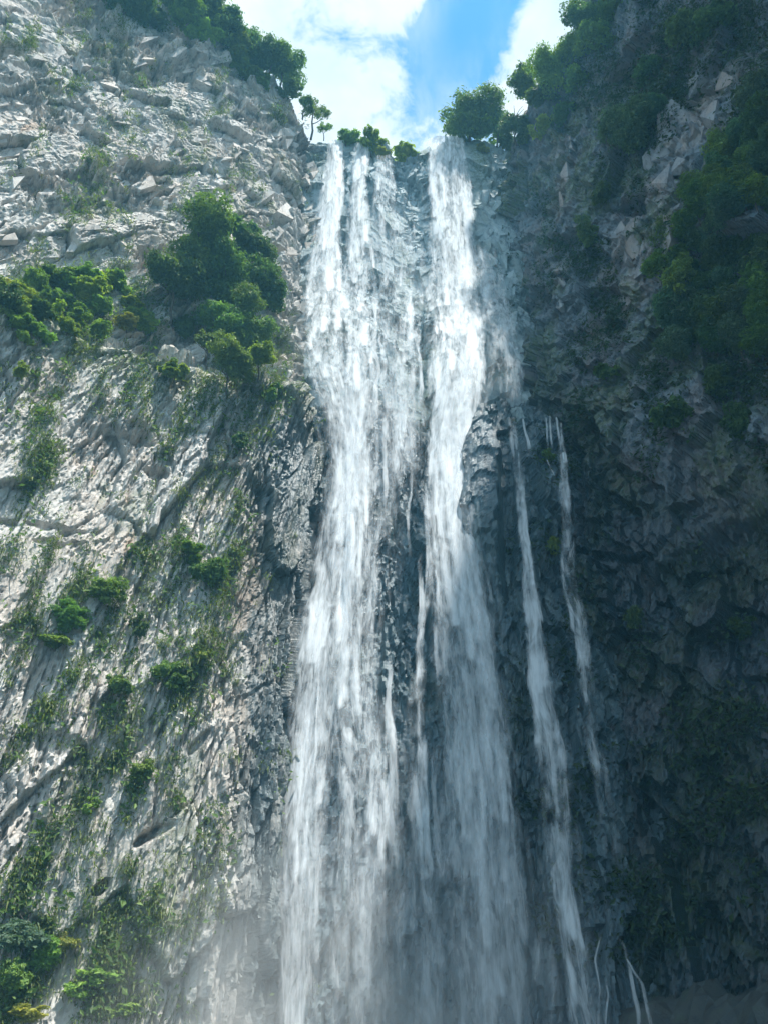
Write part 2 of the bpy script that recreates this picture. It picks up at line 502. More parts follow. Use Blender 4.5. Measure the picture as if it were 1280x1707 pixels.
# pockets and small caves seen in the face (place, reach)
for (cx, cy, rx, ry, rot, dep) in [(205, 722, 42, 9, 0.25, 1.3), (262, 790, 22, 14, 0, 1.6), (235, 715, 30, 14, 0.5, 1.0), (50, 305, 34, 14, 0.4, 2.2),
                                   (12, 95, 26, 16, 0.2, 2.0), (250, 422, 22, 8, 0.5, 1.4), (255, 1390, 36, 10, -0.5, 1.3), (240, 1400, 24, 10, -0.6, 1.2),
                                   (168, 1480, 20, 9, -0.7, 1.4), (330, 1240, 26, 8, -0.9, 1.2), (95, 1250, 60, 22, 0.3, 0.7), (100, 880, 60, 6, 0.08, 0.8),
                                   (15, 862, 30, 6, 0.1, 1.0), (420, 450, 16, 30, 0.0, 0.6), (95, 905, 50, 5, 0, 0.6), (310, 105, 22, 28, 0.3, 1.9),
                                   (215, 300, 30, 9, 0.2, 1.2), (280, 255, 30, 10, 0.1, 1.1), (280, 338, 12, 6, 0, 1.0)]:
    g_ = bump2(PX, PY, cx, cy, rx, ry, rot)
    D -= dep * 0.75 * sstep(g_ + 0.25 * fbm(U * 1.2, V * 1.2, 31, 3), 0.30, 0.55)
rimf = sstep(V, V[-24, 0] - 3, V[-24, 0])
D *= (1 - 0.6 * rimf)
wet = np.clip(0.95 * sstep(PX, 365, 455) * (1 - up) * sstep(PY, 600, 760) + 0.6 * sstep(PX, 330, 440) * sstep(PY, 1150, 1400) * (1 - up) + 0.75 * sstep(PX, 490, 530) * up, 0, 1)
vegn = fbm(ul * 0.35, vl * 0.12, 41, 4)
mossL = sstep(vegn, 0.2, 0.55) * 0.5 * (1 - up) + up * 0.55 * sstep(fbm(U * 0.2, V * 0.25, 42, 4), 0.12, 0.45)
mossL = np.clip(mossL + bump2(PX, PY, 200, 1560, 90, 110) * 0.7 + 0.8 * np.exp(-((V - 62) / 4) ** 2), 0, 1)
tanL = 0.85 * bump2(PX, PY, 212, 885, 9, 45) + 0.4 * bump2(PX, PY, 228, 815, 14, 26) + 0.45 * bump2(PX, PY, 160, 770, 8, 14) + 0.5 * bump2(PX, PY, 40, 220, 30, 14) \
    + 0.5 * bump2(PX, PY, 108, 890, 8, 18) + 0.4 * bump2(PX, PY, 430, 960, 20, 120) + 0.35 * bump2(PX, PY, 400, 1050, 30, 140) + 0.35 * bump2(PX, PY, 250, 440, 14, 20)
tanL *= sstep(fbm(ul * 1.0, vl * 0.3, 43, 3), -0.3, 0.3)
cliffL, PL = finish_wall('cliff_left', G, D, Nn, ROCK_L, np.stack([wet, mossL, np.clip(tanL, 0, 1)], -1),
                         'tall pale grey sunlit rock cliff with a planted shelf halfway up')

# ---- back cliff behind the water
xs = [-18, -12, -6.5, -1.5, 2.5, 7.0, 12.0, 16.0, 19.5, 24.0]
lipz = [58, 58, 61.0, 62.0, 58.5, 57.0, 60.5, 61.5, 59.5, 56.0]
lipy = [70, 69.5, 68.0, 68.2, 69.6, 70.4, 68.0, 69.2, 70.0, 70.5]
boty = [66.5, 66.3, 65.5, 65.3, 66.2, 66.4, 65.0, 65.8, 66.5, 67.5]
rimz = [129, 128.7, 128.4, 128, 124.0, 125.5, 130.0, 129, 127, 126]
rowsB = [
    [(x, y, -3) for x, y in zip(xs, boty)],
    [(x, y, z) for x, y, z in zip(xs, lipy, lipz)],
    [(x * 0.98, 74.6 + 0.02 * abs(x), z + 2.2) for x, z in zip(xs, lipz)],
    [(x * 0.985 + 0.2, 77.3, z) for x, z in zip(xs, rimz)],
    [(x, 96, z + 3.5) for x, z in zip(xs, rimz)],
]
G = net_surface(rowsB, [24, 34, 34, 30, 34, 38, 34, 30, 26], [280, 14, 300, 16])
Nn = smooth_normals(G, True)
if Nn[100, 100, 1] > 0: Nn = -Nn
U, V = arc_uv(G)
PX, PY, _ = project(G)
up = sstep(V, 61, 65)
wu = fbm(U * 0.4, V * 0.4, 53, 3); wv = fbm(U * 0.4, V * 0.4, 54, 3)
ul = U + wu * 0.6; vl = V + wv
a1, e1 = facets(ul / 3.2, vl / 11.0, 61, 0.9, 0.3)
a2, e2 = facets(ul / 1.1, vl / 2.6, 62, 0.9, 0.5)
a3, e3 = facets(ul / 0.45, vl / 0.8, 63, 0.9, 0.5)
low = 0.8 * a1 + 0.40 * a2 + 0.16 * a3 + 0.8 * fbm(U * 0.1, V * 0.08, 55, 4) + 0.1 * fbm(U * 2.5, V * 1.5, 56, 4)
b1, f1 = facets(ul / 4.2, vl / 6.0, 71, 0.8, 0.25)
b2, f2 = facets(ul / 2.1, vl / 2.2, 72, 0.6, 0.4)
b3, f3 = facets(ul / 0.7, vl / 0.8, 73, 0.6, 0.3)
brk = sstep(fbm(U * 0.25, V * 0.12, 74, 3), -0.1, 0.35)
upr = 0.7 * b1 + (0.15 + 0.5 * brk) * b2 + (0.04 + 0.22 * brk) * b3 + 0.5 * fbm(U * 0.1, V * 0.08, 75, 4)
D = low * (1 - up) + upr * up
# the dark spur that splits the water right of the middle, and lesser ribs
# (pushed out towards the viewer they rise in the picture, so their feet are set lower)
spw = 3 + np.clip((PY - 706) * 0.22, 0, 18) + np.clip((PY - 800) * 0.03, 0, 6)
spur = sstep(1 - np.abs(PX - 812 - (PY - 712) * 0.02) / spw + 0.18 * wu, 0.0, 0.30) * sstep(PY, 700, 710) * (1 - sstep(PY, 900, 1060))
D = D * (1 - 0.6 * spur) + 3.9 * spur * (1 - up)
led = sstep(PX, 852, 860) * (1 - sstep(PX, 918, 928)) * sstep(PY + 8 * wu, 718, 726) * (1 - sstep(PY, 850, 1020))
D += 1.7 * led * (1 - up)
D += 0.9 * bump2(PX, PY, 640, 760, 14, 70) * (1 - up) + 0.8 * bump2(PX, PY, 690, 770, 14, 50) * (1 - up)
D -= 1.4 * sstep(bump2(PX, PY, 905, 765, 22, 12) + 0.2 * wu, 0.35, 0.6)
for (cx, cy, rx, ry) in [(565, 272, 14, 4), (567, 302, 13, 5), (570, 325, 12, 5), (690, 320, 14, 26), (702, 440, 12, 6), (620, 330, 10, 12)]:
    D -= 1.0 * sstep(bump2(PX, PY, cx, cy, rx, ry) + 0.2 * fbm(U, V, 77, 3), 0.35, 0.6)
rimf = sstep(V, V[-16, 0] - 2, V[-16, 0])
D *= (1 - 0.7 * rimf)
wet = np.clip(0.10 * up + (1 - up) * 1.0 + spur + 0.3 * sstep(PX, 780, 900), 0, 1)
mossB = 0.5 * sstep(fbm(U * 0.3, V * 0.2, 78, 4), 0.2, 0.5) + 0.9 * rimf + 0.8 * bump2(PX, PY, 800, 270, 18, 40) + 0.6 * bump2(PX, PY, 710, 680, 25, 90)
cliffB, PB = finish_wall('cliff_back', G, D, Nn, ROCK_B, np.stack([wet, np.clip(mossB, 0, 1), 0 * wet], -1),
                         'wet blue grey rock wall behind the falling water, stepped at half height')

# ---- right cliff in the shade
rowsR = [
    [(12, 80, -3), (16.8, 72, -3), (20.5, 67.5, -3), (27, 62, -3), (34, 54, -3), (42, 41, -3), (50, 18, -3), (56, -20, -3)],
    [(13, 80, 40), (17.6, 73, 40), (21.0, 68.2, 40), (28, 62.0, 40), (35, 53.5, 40), (42.5, 40, 40), (50, 18, 40), (56, -20, 40)],
    [(15, 84, 80), (19.0, 76, 80), (21.8, 70.5, 80), (27.5, 62.5, 80), (34.5, 53.0, 82), (42.5, 40, 84), (49, 18, 84), (55, -20, 84)],
    [(17, 88, 123), (20.6, 77.5, 123), (22.4, 73.2, 126.0), (26.2, 66.5, 128.5), (31.0, 58.0, 131.0), (36.0, 44, 141.5), (37.0, 30, 146), (42, -20, 146)],
    [(26, 104, 128), (34, 96, 130), (40, 90, 134), (46, 84, 138), (52, 76, 142), (58, 62, 150), (60, 40, 158), (70, -20, 158)],
]
G = net_surface(rowsR, [24, 40, 70, 90, 100, 60, 8], [190, 190, 210, 24])
Nn = smooth_normals(G, True)
if Nn[100, 200, 0] > 0: Nn = -Nn
U, V = arc_uv(G)
PX, PY, _ = project(G)
wu = fbm(U * 0.3, V * 0.3, 83, 3); wv = fbm(U * 0.3, V * 0.3, 84, 3)
ul = U + V * 0.22 + wu * 0.9; vl = V - U * 0.2 + wv * 1.2
a1, e1 = facets(ul / 4.8, vl / 15.0, 91, 1.0, 0.7)
a2, e2 = facets(ul / 1.7, vl / 5.5, 92, 0.9, 1.0, off=0.7)
a3, e3 = facets(ul / 0.65, vl / 2.0, 93, 0.9, 1.2, off=0.6)
a4, e4 = facets(ul / 0.38, vl / 0.6, 94, 1.0, 0.5)
D = 1.3 * a1 + 0.60 * a2 + 0.24 * a3 + 0.10 * a4 + 1.3 * fbm(U * 0.07, V * 0.06, 85, 4) + 0.1 * fbm(U * 2, V * 1.2, 86, 4)
# the great bulge over the dark alcove
bul = bump2(PX, PY, 1090, 730, 120, 120, 0.3)
cut = sstep((PX - 1040) * 0.75 + (PY - 1000) * 1.0 + 30 * wu, -25, 15)       # below the diagonal edge
D += 3.0 * bul * (1 - cut)
D -= 2.2 * bump2(PX, PY, 1180, 930, 90, 130, 0.6) * cut
for (cx, cy, rx, ry, rot, dep) in [(1050, 340, 40, 12, -0.5, 2.0), (1180, 150, 36, 9, -0.5, 1.4), (1060, 350, 24, 16, 0, 1.6), (895, 345, 10, 10, 0, 1.4), (930, 460, 14, 8, 0.2, 1.2),
                                   (1010, 930, 60, 8, 0.1, 1.2), (1060, 1060, 40, 8, 0.1, 1.0), (1000, 1010, 50, 6, 0.2, 0.9), (1030, 835, 50, 6, 0.5, 0.8)]:
    D -= dep * sstep(bump2(PX, PY, cx, cy, rx, ry, rot) + 0.2 * fbm(U * 0.8, V * 0.8, 97, 3), 0.33, 0.55)
rimf = sstep(V, V[-24, 0] - 3, V[-24, 0])
D *= (1 - 0.6 * rimf)
wet = np.clip(0.9 * (1 - sstep(PX, 960, 1100)) * sstep(PY, 500, 800) + 1.0 * sstep(PY, 700, 960), 0, 1)  # wet by the falls; the lower band puts deep shade into the rock colour
mossR = np.clip(0.75 * sstep(fbm(U * 0.16, V * 0.16, 95, 4), 0.02, 0.4) + 0.5 * bump2(PX, PY, 1180, 1480, 140, 160) + 0.8 * rimf, 0, 1)
paleR = np.clip(0.95 * bump2(PX, PY, 1190, 160, 34, 60, 0.5) + 1.0 * bump2(PX, PY, 1130, 255, 46, 80, 0.5) + 0.9 * bump2(PX, PY, 1105, 390, 22, 60, 0.1) + 0.8 * bump2(PX, PY, 1055, 440, 34, 70, 0.0) + 0.6 * bump2(PX, PY, 945, 270, 16, 60) + 0.55 * bump2(PX, PY, 1145, 870, 26, 60, 0.7) + 0.4 * bump2(PX, PY, 935, 470, 16, 60) + 0.35 * bump2(PX, PY, 1120, 600, 60, 60), 0, 1) * sstep(fbm(ul * 0.6, vl * 0.3, 96, 3), -0.3, 0.3)
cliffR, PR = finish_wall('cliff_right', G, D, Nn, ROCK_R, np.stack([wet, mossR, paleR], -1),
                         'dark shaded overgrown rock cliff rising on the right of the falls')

# ---- ground: one sheet, with the scree slope under the right cliff
def ground():
    xs_ = np.concatenate([np.linspace(-900, -70, 14), np.linspace(-60, 60, 121), np.linspace(70, 900, 14)])
    ys_ = np.concatenate([np.linspace(-900, -20, 14), np.linspace(-15, 100, 116), np.linspace(110, 900, 14)])
    X, Y = np.meshgrid(xs_, ys_)
    Z = 0.5 * fbm(X * 0.15, Y * 0.15, 101, 4) + 0.25 * facets(X / 1.6, Y / 1.6, 102)[0] * (np.abs(X) < 62)
    Z += 0.9 * facets(X / 2.4, Y / 2.4, 104)[0] * (X > 10) * (X < 62) * (Y > 30)
    Z += 4.2 * sstep(X - 17 - (66 - Y) * 0.5, -9, 8) * sstep(Y, 20, 50) - 0.8
    return X, Y, Z


X, Y, Z = ground()
m, k = material('ground_rock')
P_ = k.n('ShaderNodeNewGeometry').outputs['Position']
c_ = k.ramp(k.noise(P_, 0.8, 7.0, 0.65), [(0.3, (0.025, 0.034, 0.038)), (0.55, (0.055, 0.066, 0.066)), (0.75, (0.05, 0.075, 0.05))])
bp_ = k.n('ShaderNodeBump', None, Strength=0.6, Distance=0.3, Height=k.noise(P_, 2.5, 8.0, 0.7))
k.n('ShaderNodeOutputMaterial', None, Surface=k.n('ShaderNodeBsdfPrincipled', None, Base_Color=c_, Roughness=0.7, Normal=bp_))
gme = mesh_np('ground', np.stack([X, Y, Z], -1).reshape(-1, 3), grid_faces(X.shape[1], X.shape[0]), False)
tag(new_obj('ground', gme, m), 'damp stony ground at the foot of the cliffs', 'ground', kind='structure')
DEP.add(np.stack([X, Y, Z], -1), np.broadcast_to(np.array([0, 0, 1.0]), X.shape + (3,)))

# ------------------------------------------------------------------ the waterfall
def fall_y(z):
    hi = 75.4 + (z - 66) * 0.024
    lo = 66.9 - (60 - z) * 0.045
    t = sstep(z, 60.0, 94.0)
    return hi * t + lo * (1 - t)


def on_fall(px, py, off):
    d = ray(px, py)
    z = 60.0
    for _ in range(40):
        t = (fall_y(z) - off) / d[1]
        z = 0.5 * z + 0.5 * (CAM[2] + t * d[2])
    t = (fall_y(z) - off) / d[1]
    return CAM + t * d, t


fall = bpy.data.objects.new('waterfall', None)
COL.objects.link(fall)
fall.location = (2, 64, 0)
tag(fall, 'tall white waterfall dropping in several streams down the gorge wall', 'waterfall', kind='structure')
FALL_LOC = np.array([2.0, 64.0, 0.0])


def stream(pts, off, dens, seed, name='stream', label=None, bulge=0.25, opac=1.0, comet=0.0, ragged=0.35, spread=1.18, fade=(0.0, 0.006), du=0.17, dv=0.30):
    """pts: (px, py, half width in px, strength) down the fall"""
    rnd = np.random.RandomState(seed)
    pts = np.array(pts, float)
    pts[pts[:, 1] == 1720, 1] = 1780                              # run on below the picture, into the pool
    C = []; H = []
    pyf = np.linspace(pts[0, 1], pts[-1, 1], 160)
    pxf = np.interp(pyf, pts[:, 1], pts[:, 0]); hwf = np.interp(pyf, pts[:, 1], pts[:, 2]) * spread; stf = np.interp(pyf, pts[:, 1], pts[:, 3] if pts.shape[1] > 3 else np.ones(len(pts)))
    stf = stf * (1 + 0.10 * sstep(pyf, 950, 1250))
    for x_, y_, h_ in zip(pxf, pyf, hwf):
        p, t = on_fall(x_, y_, off)
        C.append(p); H.append(h_ * t / FPX)
    C = np.array(C); H = np.array(H)
    ker = np.ones(7) / 7
    for a_ in range(3):
        q = np.pad(C[:, a_], 3, mode='edge'); C[:, a_] = np.convolve(q, ker, 'valid')
    H = np.convolve(np.pad(H, 3, mode='edge'), ker, 'valid')
    s = np.concatenate([[0], np.cumsum(np.linalg.norm(np.diff(C, axis=0), axis=1))])
    L = s[-1]
    nv = max(8, int(L / dv)); nu = max(5, int(2 * H.max() / du))
    S = np.linspace(0, L, nv)
    Cc = np.stack([np.interp(S, s, C[:, i]) for i in range(3)], -1); Hh = np.interp(S, s, H); St = np.interp(S, s, stf)
    nar = np.clip(1.6 - H.mean(), 0, 1)                          # narrow trickles wander over the rock and thin out here and there
    Cc[:, 0] += nar * 0.55 * fbm(S * 0.16 + seed, S * 0 + seed, seed + 20, 3)
    St = St * (1 + nar * 0.9 * fbm(S * 0.3 + seed, S * 0, seed + 21, 3))
    Hh = Hh * (1 + nar * 0.7 * fbm(S * 0.22, S * 0 + 3.3, seed + 22, 3))
    u = np.linspace(-1, 1, nu)
    Ug, Sg = np.meshgrid(u, S)
    Xm = Ug * Hh[:, None]                                        # metres across
    wx = 0.25 * fbm(Xm * 0.25 + seed, Sg * 0.06, seed + 1, 3) * np.minimum(1, Hh[:, None])
    Xp = Cc[:, None, 0] + Xm + wx
    Yp = Cc[:, None, 1] - bulge * Hh[:, None] * (1 - Ug ** 2) - 0.35 * fbm(Xm * 0.7 + seed, Sg * 0.12, seed + 2, 4) * np.minimum(1, Hh[:, None])
    Zp = Cc[:, None, 2] + 0 * Xm
    P = np.stack([Xp, Yp, Zp], -1) - FALL_LOC
    edge = 1 - np.abs(Ug) ** 1.3
    edge = edge + ragged * fbm(Xm * 0.6 + seed * 3.1, Sg * 0.07, seed + 3, 4) * (0.4 + np.abs(Ug))
    A = sstep(edge, 0.05, 0.75) * dens * St[:, None]
    A = A * (1 + 0.45 * fbm(Xm * 0.5 + seed * 1.7, Sg * 0.05, seed + 4, 4))
    if comet > 0:                                               # falling clumps: sharp below, long soft tails above
        cm = np.zeros_like(A)
        n = int(comet * L * Hh.mean() * 2 / 9.0)
        for _ in range(n):
            sh = rnd.uniform(0.04, 1.0) * L; uh = rnd.uniform(-0.85, 0.85); ww = rnd.uniform(0.25, 0.8); ln = rnd.uniform(2.5, 8.0); am = rnd.uniform(0.35, 1.0)
            j0 = max(0, int((sh - ln * 2.5) / L * nv)); j1 = min(nv, int((sh + 1.2) / L * nv) + 1)
            if j1 - j0 < 2: continue
            ds = sh - Sg[j0:j1]; dx = Xm[j0:j1] - uh * np.interp(sh, S, Hh) - 0.04 * ds * rnd.uniform(-1, 1)
            ker_ = np.where(ds > 0, np.exp(-np.maximum(ds, 0) / ln), np.exp(-(ds / 0.35) ** 2))
            cm[j0:j1] = np.maximum(cm[j0:j1], am * ker_ * np.exp(-(dx / (ww * (0.55 + 0.5 * np.clip(ds / ln, 0, 1)))) ** 2))
        A = A * (0.55 + 1.15 * cm)
    t = S / L
    A *= sstep(t, -1e-3 + fade[0] - fade[0], max(fade[0], 1e-4))[:, None] * (1 - sstep(t, 1 - fade[1], 1.0))[:, None]
    A = np.clip(A, 0, 1.25)
    me = mesh_np(name, P.reshape(-1, 3), grid_faces(nu, nv, True), True)
    set_attr(me, 'flow', np.stack([A.ravel(), np.full(A.size, opac), 0 * A.ravel()], -1))
    uvl = me.uv_layers.new(name='flow_uv')
    uvv = np.stack([(Xm + 0.35 * fbm(Xm * 0.7 + seed, Sg * 0.16, seed + 11, 4) + 37.3 * seed).ravel(), (Sg + 0.8 * fbm(Xm * 1.2, Sg * 0.1, seed + 9, 2)).ravel()], -1).astype(np.float32)
    li = np.empty(len(me.loops), np.int32); me.loops.foreach_get('vertex_index', li)
    uvl.data.foreach_set('uv', uvv[li].ravel())
    o = new_obj(name, me, WATER, fall)
    if label: o['label'] = label
    return o


# broad upper and lower streams (px, py, half width px, strength)
stream([(560, 229, 17, 1.25), (556, 300, 21, 1.2), (547, 400, 30, 1.0), (543, 500, 44, 1.0), (542, 620, 44, .9), (570, 700, 40, 1.05), (578, 800, 44, 1.1), (562, 950, 52, 1.1), (540, 1100, 54, 1.1),
        (520, 1250, 48, 1.05), (505, 1400, 44, 1.0), (497, 1550, 42, .9), (495, 1720, 44, .8)], 0.2, 1.0, 1, label='broad sunlit stream along the left edge of the falls', comet=1.1)
stream([(603, 232, 14, 1.15), (601, 320, 18, 1.1), (598, 420, 28, .95), (600, 540, 36, .9), (606, 660, 40, .95), (600, 760, 40, 1.05), (598, 900, 42, 1.0), (592, 1050, 42, .95), (590, 1180, 46, .8),
        (600, 1300, 56, .7), (598, 1450, 62, .65), (590, 1600, 64, .55), (590, 1720, 66, .5)], 0.6, 0.95, 2, label='second white stream starting beside the leftmost lip', comet=0.9)
stream([(640, 256, 15, 1.0), (641, 320, 20, .9), (640, 360, 30, .8), (645, 440, 32, .6), (652, 540, 36, .5), (660, 650, 38, .6), (662, 760, 40, .75), (658, 860, 36, .75), (652, 960, 30, .7),
        (648, 1080, 26, .5), (645, 1200, 22, .4)], 0.4, 0.9, 3, label='thin veil of water down the middle of the wall', comet=0.7, fade=(0, .3))
stream([(741, 228, 35, 1.4), (745, 290, 38, 1.35), (751, 360, 43, 1.3), (757, 440, 50, 1.25), (762, 540, 56, 1.2), (762, 640, 55, 1.15), (754, 740, 47, 1.1), (752, 850, 46, 1.0), (762, 950, 50, 1.0),
        (780, 1080, 58, .85), (796, 1220, 60, .85), (806, 1360, 58, .85), (812, 1500, 60, .8), (822, 1620, 66, .75), (830, 1720, 74, .7)], 0.8, 1.05, 4, label='widest stream pouring from the lip under the round tree', comet=1.6)
stream([(800, 380, 18, .8), (820, 480, 30, .95), (836, 560, 34, .95), (848, 640, 26, 1.0), (854, 700, 16, .9)], 1.3, 1.05, 5, label='spreading spray on the shoulder of the widest stream', fade=(.25, .1), comet=0.6)
# side streams off the right-hand ledge
stream([(852, 690, 7, 1), (862, 760, 9, 1), (872, 860, 11, 1.05), (880, 960, 13, 1.05), (894, 1100, 19, 1.0), (912, 1240, 23, 1.0), (926, 1380, 22, 1.0), (938, 1500, 24, .9), (958, 1600, 26, .8), (978, 1720, 32, .7)],
       2.7, 1.1, 6, label='narrow white stream falling clear beside the dark spur', comet=2.0, du=0.12)
stream([(934, 700, 7, .8), (938, 780, 8, .7), (944, 880, 9, .7), (956, 980, 12, .75), (972, 1080, 14, .7), (986, 1200, 17, .6), (1000, 1320, 19, .55), (1014, 1420, 22, .5), (1028, 1520, 24, .4)],
       2.7, 0.78, 7, label='faint stream nearest the dark overgrown cliff', comet=1.5, fade=(0, .2), du=0.12)
# lower trickles between the streams
stream([(716, 780, 5, .8), (712, 900, 6, .9), (706, 1020, 8, .9), (702, 1150, 10, .9), (706, 1300, 13, .85), (716, 1420, 16, .8), (722, 1560, 20, .7), (728, 1720, 26, .6)], 1.0, 1.0, 8, comet=1.5, fade=(.12, .02), du=0.12,
       label='narrow trickle left of the widest stream')
stream([(640, 1090, 10, .6), (634, 1200, 16, .65), (630, 1330, 22, .65), (624, 1480, 30, .6), (620, 1720, 44, .55)], 1.1, 0.9, 9, comet=1.2, fade=(.25, .02))
stream([(668, 1380, 20, .35), (672, 1500, 32, .45), (676, 1720, 44, .5)], 1.3, 0.85, 10, comet=1.0, fade=(.4, .02))
stream([(905, 1480, 14, .3), (900, 1600, 34, .45), (896, 1720, 50, .5)], 1.3, 0.85, 14, comet=1.0, fade=(.4, .02))
for i, pts_ in enumerate([[(1004, 1540, 2, .9), (988, 1600, 3, .9), (996, 1650, 3, .8), (990, 1720, 4, .8)], [(1010, 1548, 2, .8), (1036, 1580, 2.5, .8), (1050, 1630, 3, .9), (1066, 1690, 4, .9), (1070, 1720, 4, .8)],
                          [(1036, 1580, 2, .7), (1074, 1640, 2.5, .7), (1096, 1720, 3, .6)], [(1000, 1600, 2, .7), (1012, 1660, 2.5, .7), (1008, 1720, 3, .6)]]):
    stream(pts_, 2.0, 1.0, 330 + i, name='strand', fade=(.15, .01), du=0.06, dv=.15, opac=.7)
# thin veils of spray carried between and beside the streams
stream([(552, 300, 30, .5), (560, 420, 66, .6), (575, 560, 92, .6), (585, 660, 96, .55), (600, 760, 84, .6), (590, 900, 88, .6), (570, 1100, 90, .55), (560, 1300, 96, .55), (550, 1500, 100, .6), (548, 1720, 110, .6)], -0.2, 0.85, 21,
       name='veil', opac=.7, comet=.6, fade=(.2, .01), label='thin spray veil behind the sunlit streams')
stream([(750, 330, 44, .5), (770, 460, 70, .6), (790, 580, 80, .6), (764, 700, 50, .55), (752, 850, 54, .6), (772, 1000, 74, .6), (785, 1150, 84, .65), (795, 1300, 90, .65), (800, 1500, 100, .7), (815, 1720, 120, .75)], 1.4, 0.85, 22,
       name='veil', opac=.7, comet=1.2, fade=(.2, .01), label='spray veil round the widest stream')
stream([(700, 1000, 60, .3), (690, 1200, 90, .45), (680, 1400, 120, .55), (680, 1560, 150, .65), (690, 1720, 190, .75)], 1.8, 0.8, 23, name='veil', opac=.6, comet=.8, fade=(.3, .01), label='pale spray veil over the foot of the falls')
stream([(885, 900, 16, .4), (900, 1100, 28, .5), (920, 1300, 36, .5), (935, 1500, 50, .55), (960, 1720, 80, .6)], 1.4, 0.8, 24, name='veil', opac=.6, comet=1.0, fade=(.3, .01), label='spray veil round the narrow side stream')
stream([(664, 290, 22, .5), (668, 420, 44, .7), (668, 560, 54, .75), (668, 700, 56, .75), (664, 850, 48, .65), (660, 960, 38, .4)], 0.3, 0.9, 25, name='veil', opac=.75, comet=.8, fade=(.2, .25),
       label='thin veil over the bare rock between the main streams')
# loose strands
rs = random.Random(5)
for i in range(46):
    zone = rs.random()
    if zone < 0.30: x0 = rs.uniform(500, 700); y0 = rs.uniform(430, 640); ln = rs.uniform(120, 330)
    elif zone < 0.75: x0 = rs.uniform(500, 700); y0 = rs.uniform(660, 1250); ln = rs.uniform(150, 450)
    else: x0 = rs.uniform(690, 790); y0 = rs.uniform(600, 1300); ln = rs.uniform(150, 420)
    y1 = min(y0 + ln, 1715)
    sl = (x0 - 655) * 0.00028
    h0 = rs.uniform(2.0, 7.0)
    stream([(x0, y0, h0, .9), (x0 + sl * ln * 0.5 + rs.uniform(-3, 3), (y0 + y1) / 2, h0 * 1.3, .9), (x0 + sl * ln, y1, h0 * 1.8, .6)], rs.uniform(0.5, 1.6), rs.uniform(0.8, 1.05), 100 + i,
           name='strand', fade=(.35, .5), du=0.10, dv=0.25, opac=rs.uniform(.45, .8))
for (x0, y0, x1, y1) in [(904, 694, 914, 760), (912, 692, 924, 765), (926, 694, 938, 752), (876, 696, 882, 770), (915, 765, 930, 800), (936, 752, 944, 860)]:
    stream([(x0, y0, 1.8, 1), (x1, y1, 3, .8)], 3.0, 1.0, 300 + x0, name='strand', fade=(.03, .5), du=0.06, dv=0.15, opac=.75)

# ------------------------------------------------------------------ plants
rng = np.random.RandomState(7)


def leaf_quads(P, Nr, size, rnd):
    """one small kite-shaped leaf face at each P, facing Nr"""
    n = len(P)
    t = rnd.normal(size=(n, 3)); t -= Nr * (t * Nr).sum(1, keepdims=True); t /= np.linalg.norm(t, axis=1, keepdims=True) + 1e-9
    b = np.cross(Nr, t)
    L = (size * rnd.choice([0.55, 0.8, 1.0, 1.3, 1.7], n) * rnd.uniform(0.85, 1.15, n))[:, None]; W = L * rnd.uniform(0.38, 0.6, n)[:, None]
    q = np.stack([P - t * L * 0.5, P + b * W * 0.5 + Nr * L * .06, P + t * L * 0.5 - Nr * L * 0.12, P - b * W * 0.5 + Nr * L * .06], 1)
    return q.reshape(-1, 3)


def leaf_mesh(name, V, var):
    n = len(V) // 4
    me = mesh_np(name, V, np.arange(n * 4).reshape(n, 4))
    set_attr(me, 'leaf', np.stack([np.repeat(var, 4)] * 3, -1))
    me.materials.append(LEAF)
    return me


def crown_mesh(name, seed, nleaf, leaf, lobes, flat=1.0, airy=0.0):
    """leaf clumps spread over and through a lumpy crown of about unit radius"""
    rnd = np.random.RandomState(seed)
    nb = 5
    bc = rnd.normal(size=(nb, 3)); bc /= np.linalg.norm(bc, axis=1, keepdims=True); bc *= rnd.uniform(0.30, 0.62, (nb, 1)); bc[0] *= 0.2
    br = rnd.uniform(0.28, 0.46, nb)
    q = rnd.randint(nb, size=lobes)
    c = rnd.normal(size=(lobes, 3)); c /= np.linalg.norm(c, axis=1, keepdims=True)
    c = bc[q] + c * (br[q] * rnd.uniform(0.6, 1.05, lobes))[:, None] * np.array([1.1, 1.1, 0.8])
    r = rnd.uniform(0.10, 0.25, lobes) * (1.0 - 0.25 * airy)
    wgt = r ** 2; wgt /= wgt.sum()
    k = rnd.choice(lobes, nleaf, p=wgt)
    d = rnd.normal(size=(nleaf, 3)); d /= np.linalg.norm(d, axis=1, keepdims=True)
    d[:, 2] = np.where(rnd.rand(nleaf) < 0.6, np.abs(d[:, 2]), d[:, 2])
    rad = r[k] * (1 - np.abs(rnd.normal(0, 0.12, nleaf)) + 0.07 * rnd.normal(size=nleaf))
    P = c[k] + d * rad[:, None] * np.array([1.2, 1.2, 0.75])
    P += np.where(rnd.rand(nleaf, 1) < 0.22, 0.075, 0.018) * rnd.normal(size=P.shape)
    P[:, 2] *= flat
    Nr = d * 0.9 + np.array([0, 0, 0.45]) + 0.42 * rnd.normal(size=d.shape)
    Nr /= np.linalg.norm(Nr, axis=1, keepdims=True)
    var = np.clip(0.45 + 0.2 * rnd.normal(size=nleaf) + 0.5 * (rnd.rand(lobes)[k] - 0.5), 0, 1)
    return leaf_mesh(name, leaf_quads(P, Nr, leaf, rnd), var)


CROWN = {
    'large': [crown_mesh('crown', 200 + i, 9500, 0.080, 75) for i in range(4)],
    'medium': [crown_mesh('crown', 220 + i, 4500, 0.115, 45) for i in range(5)],
    'small': [crown_mesh('crown', 240 + i, 1500, 0.19, 22, 0.9) for i in range(5)],
    'airy': [crown_mesh('crown', 260 + i, 2300, 0.10, 30, 1.0, 0.8) for i in range(3)],
}


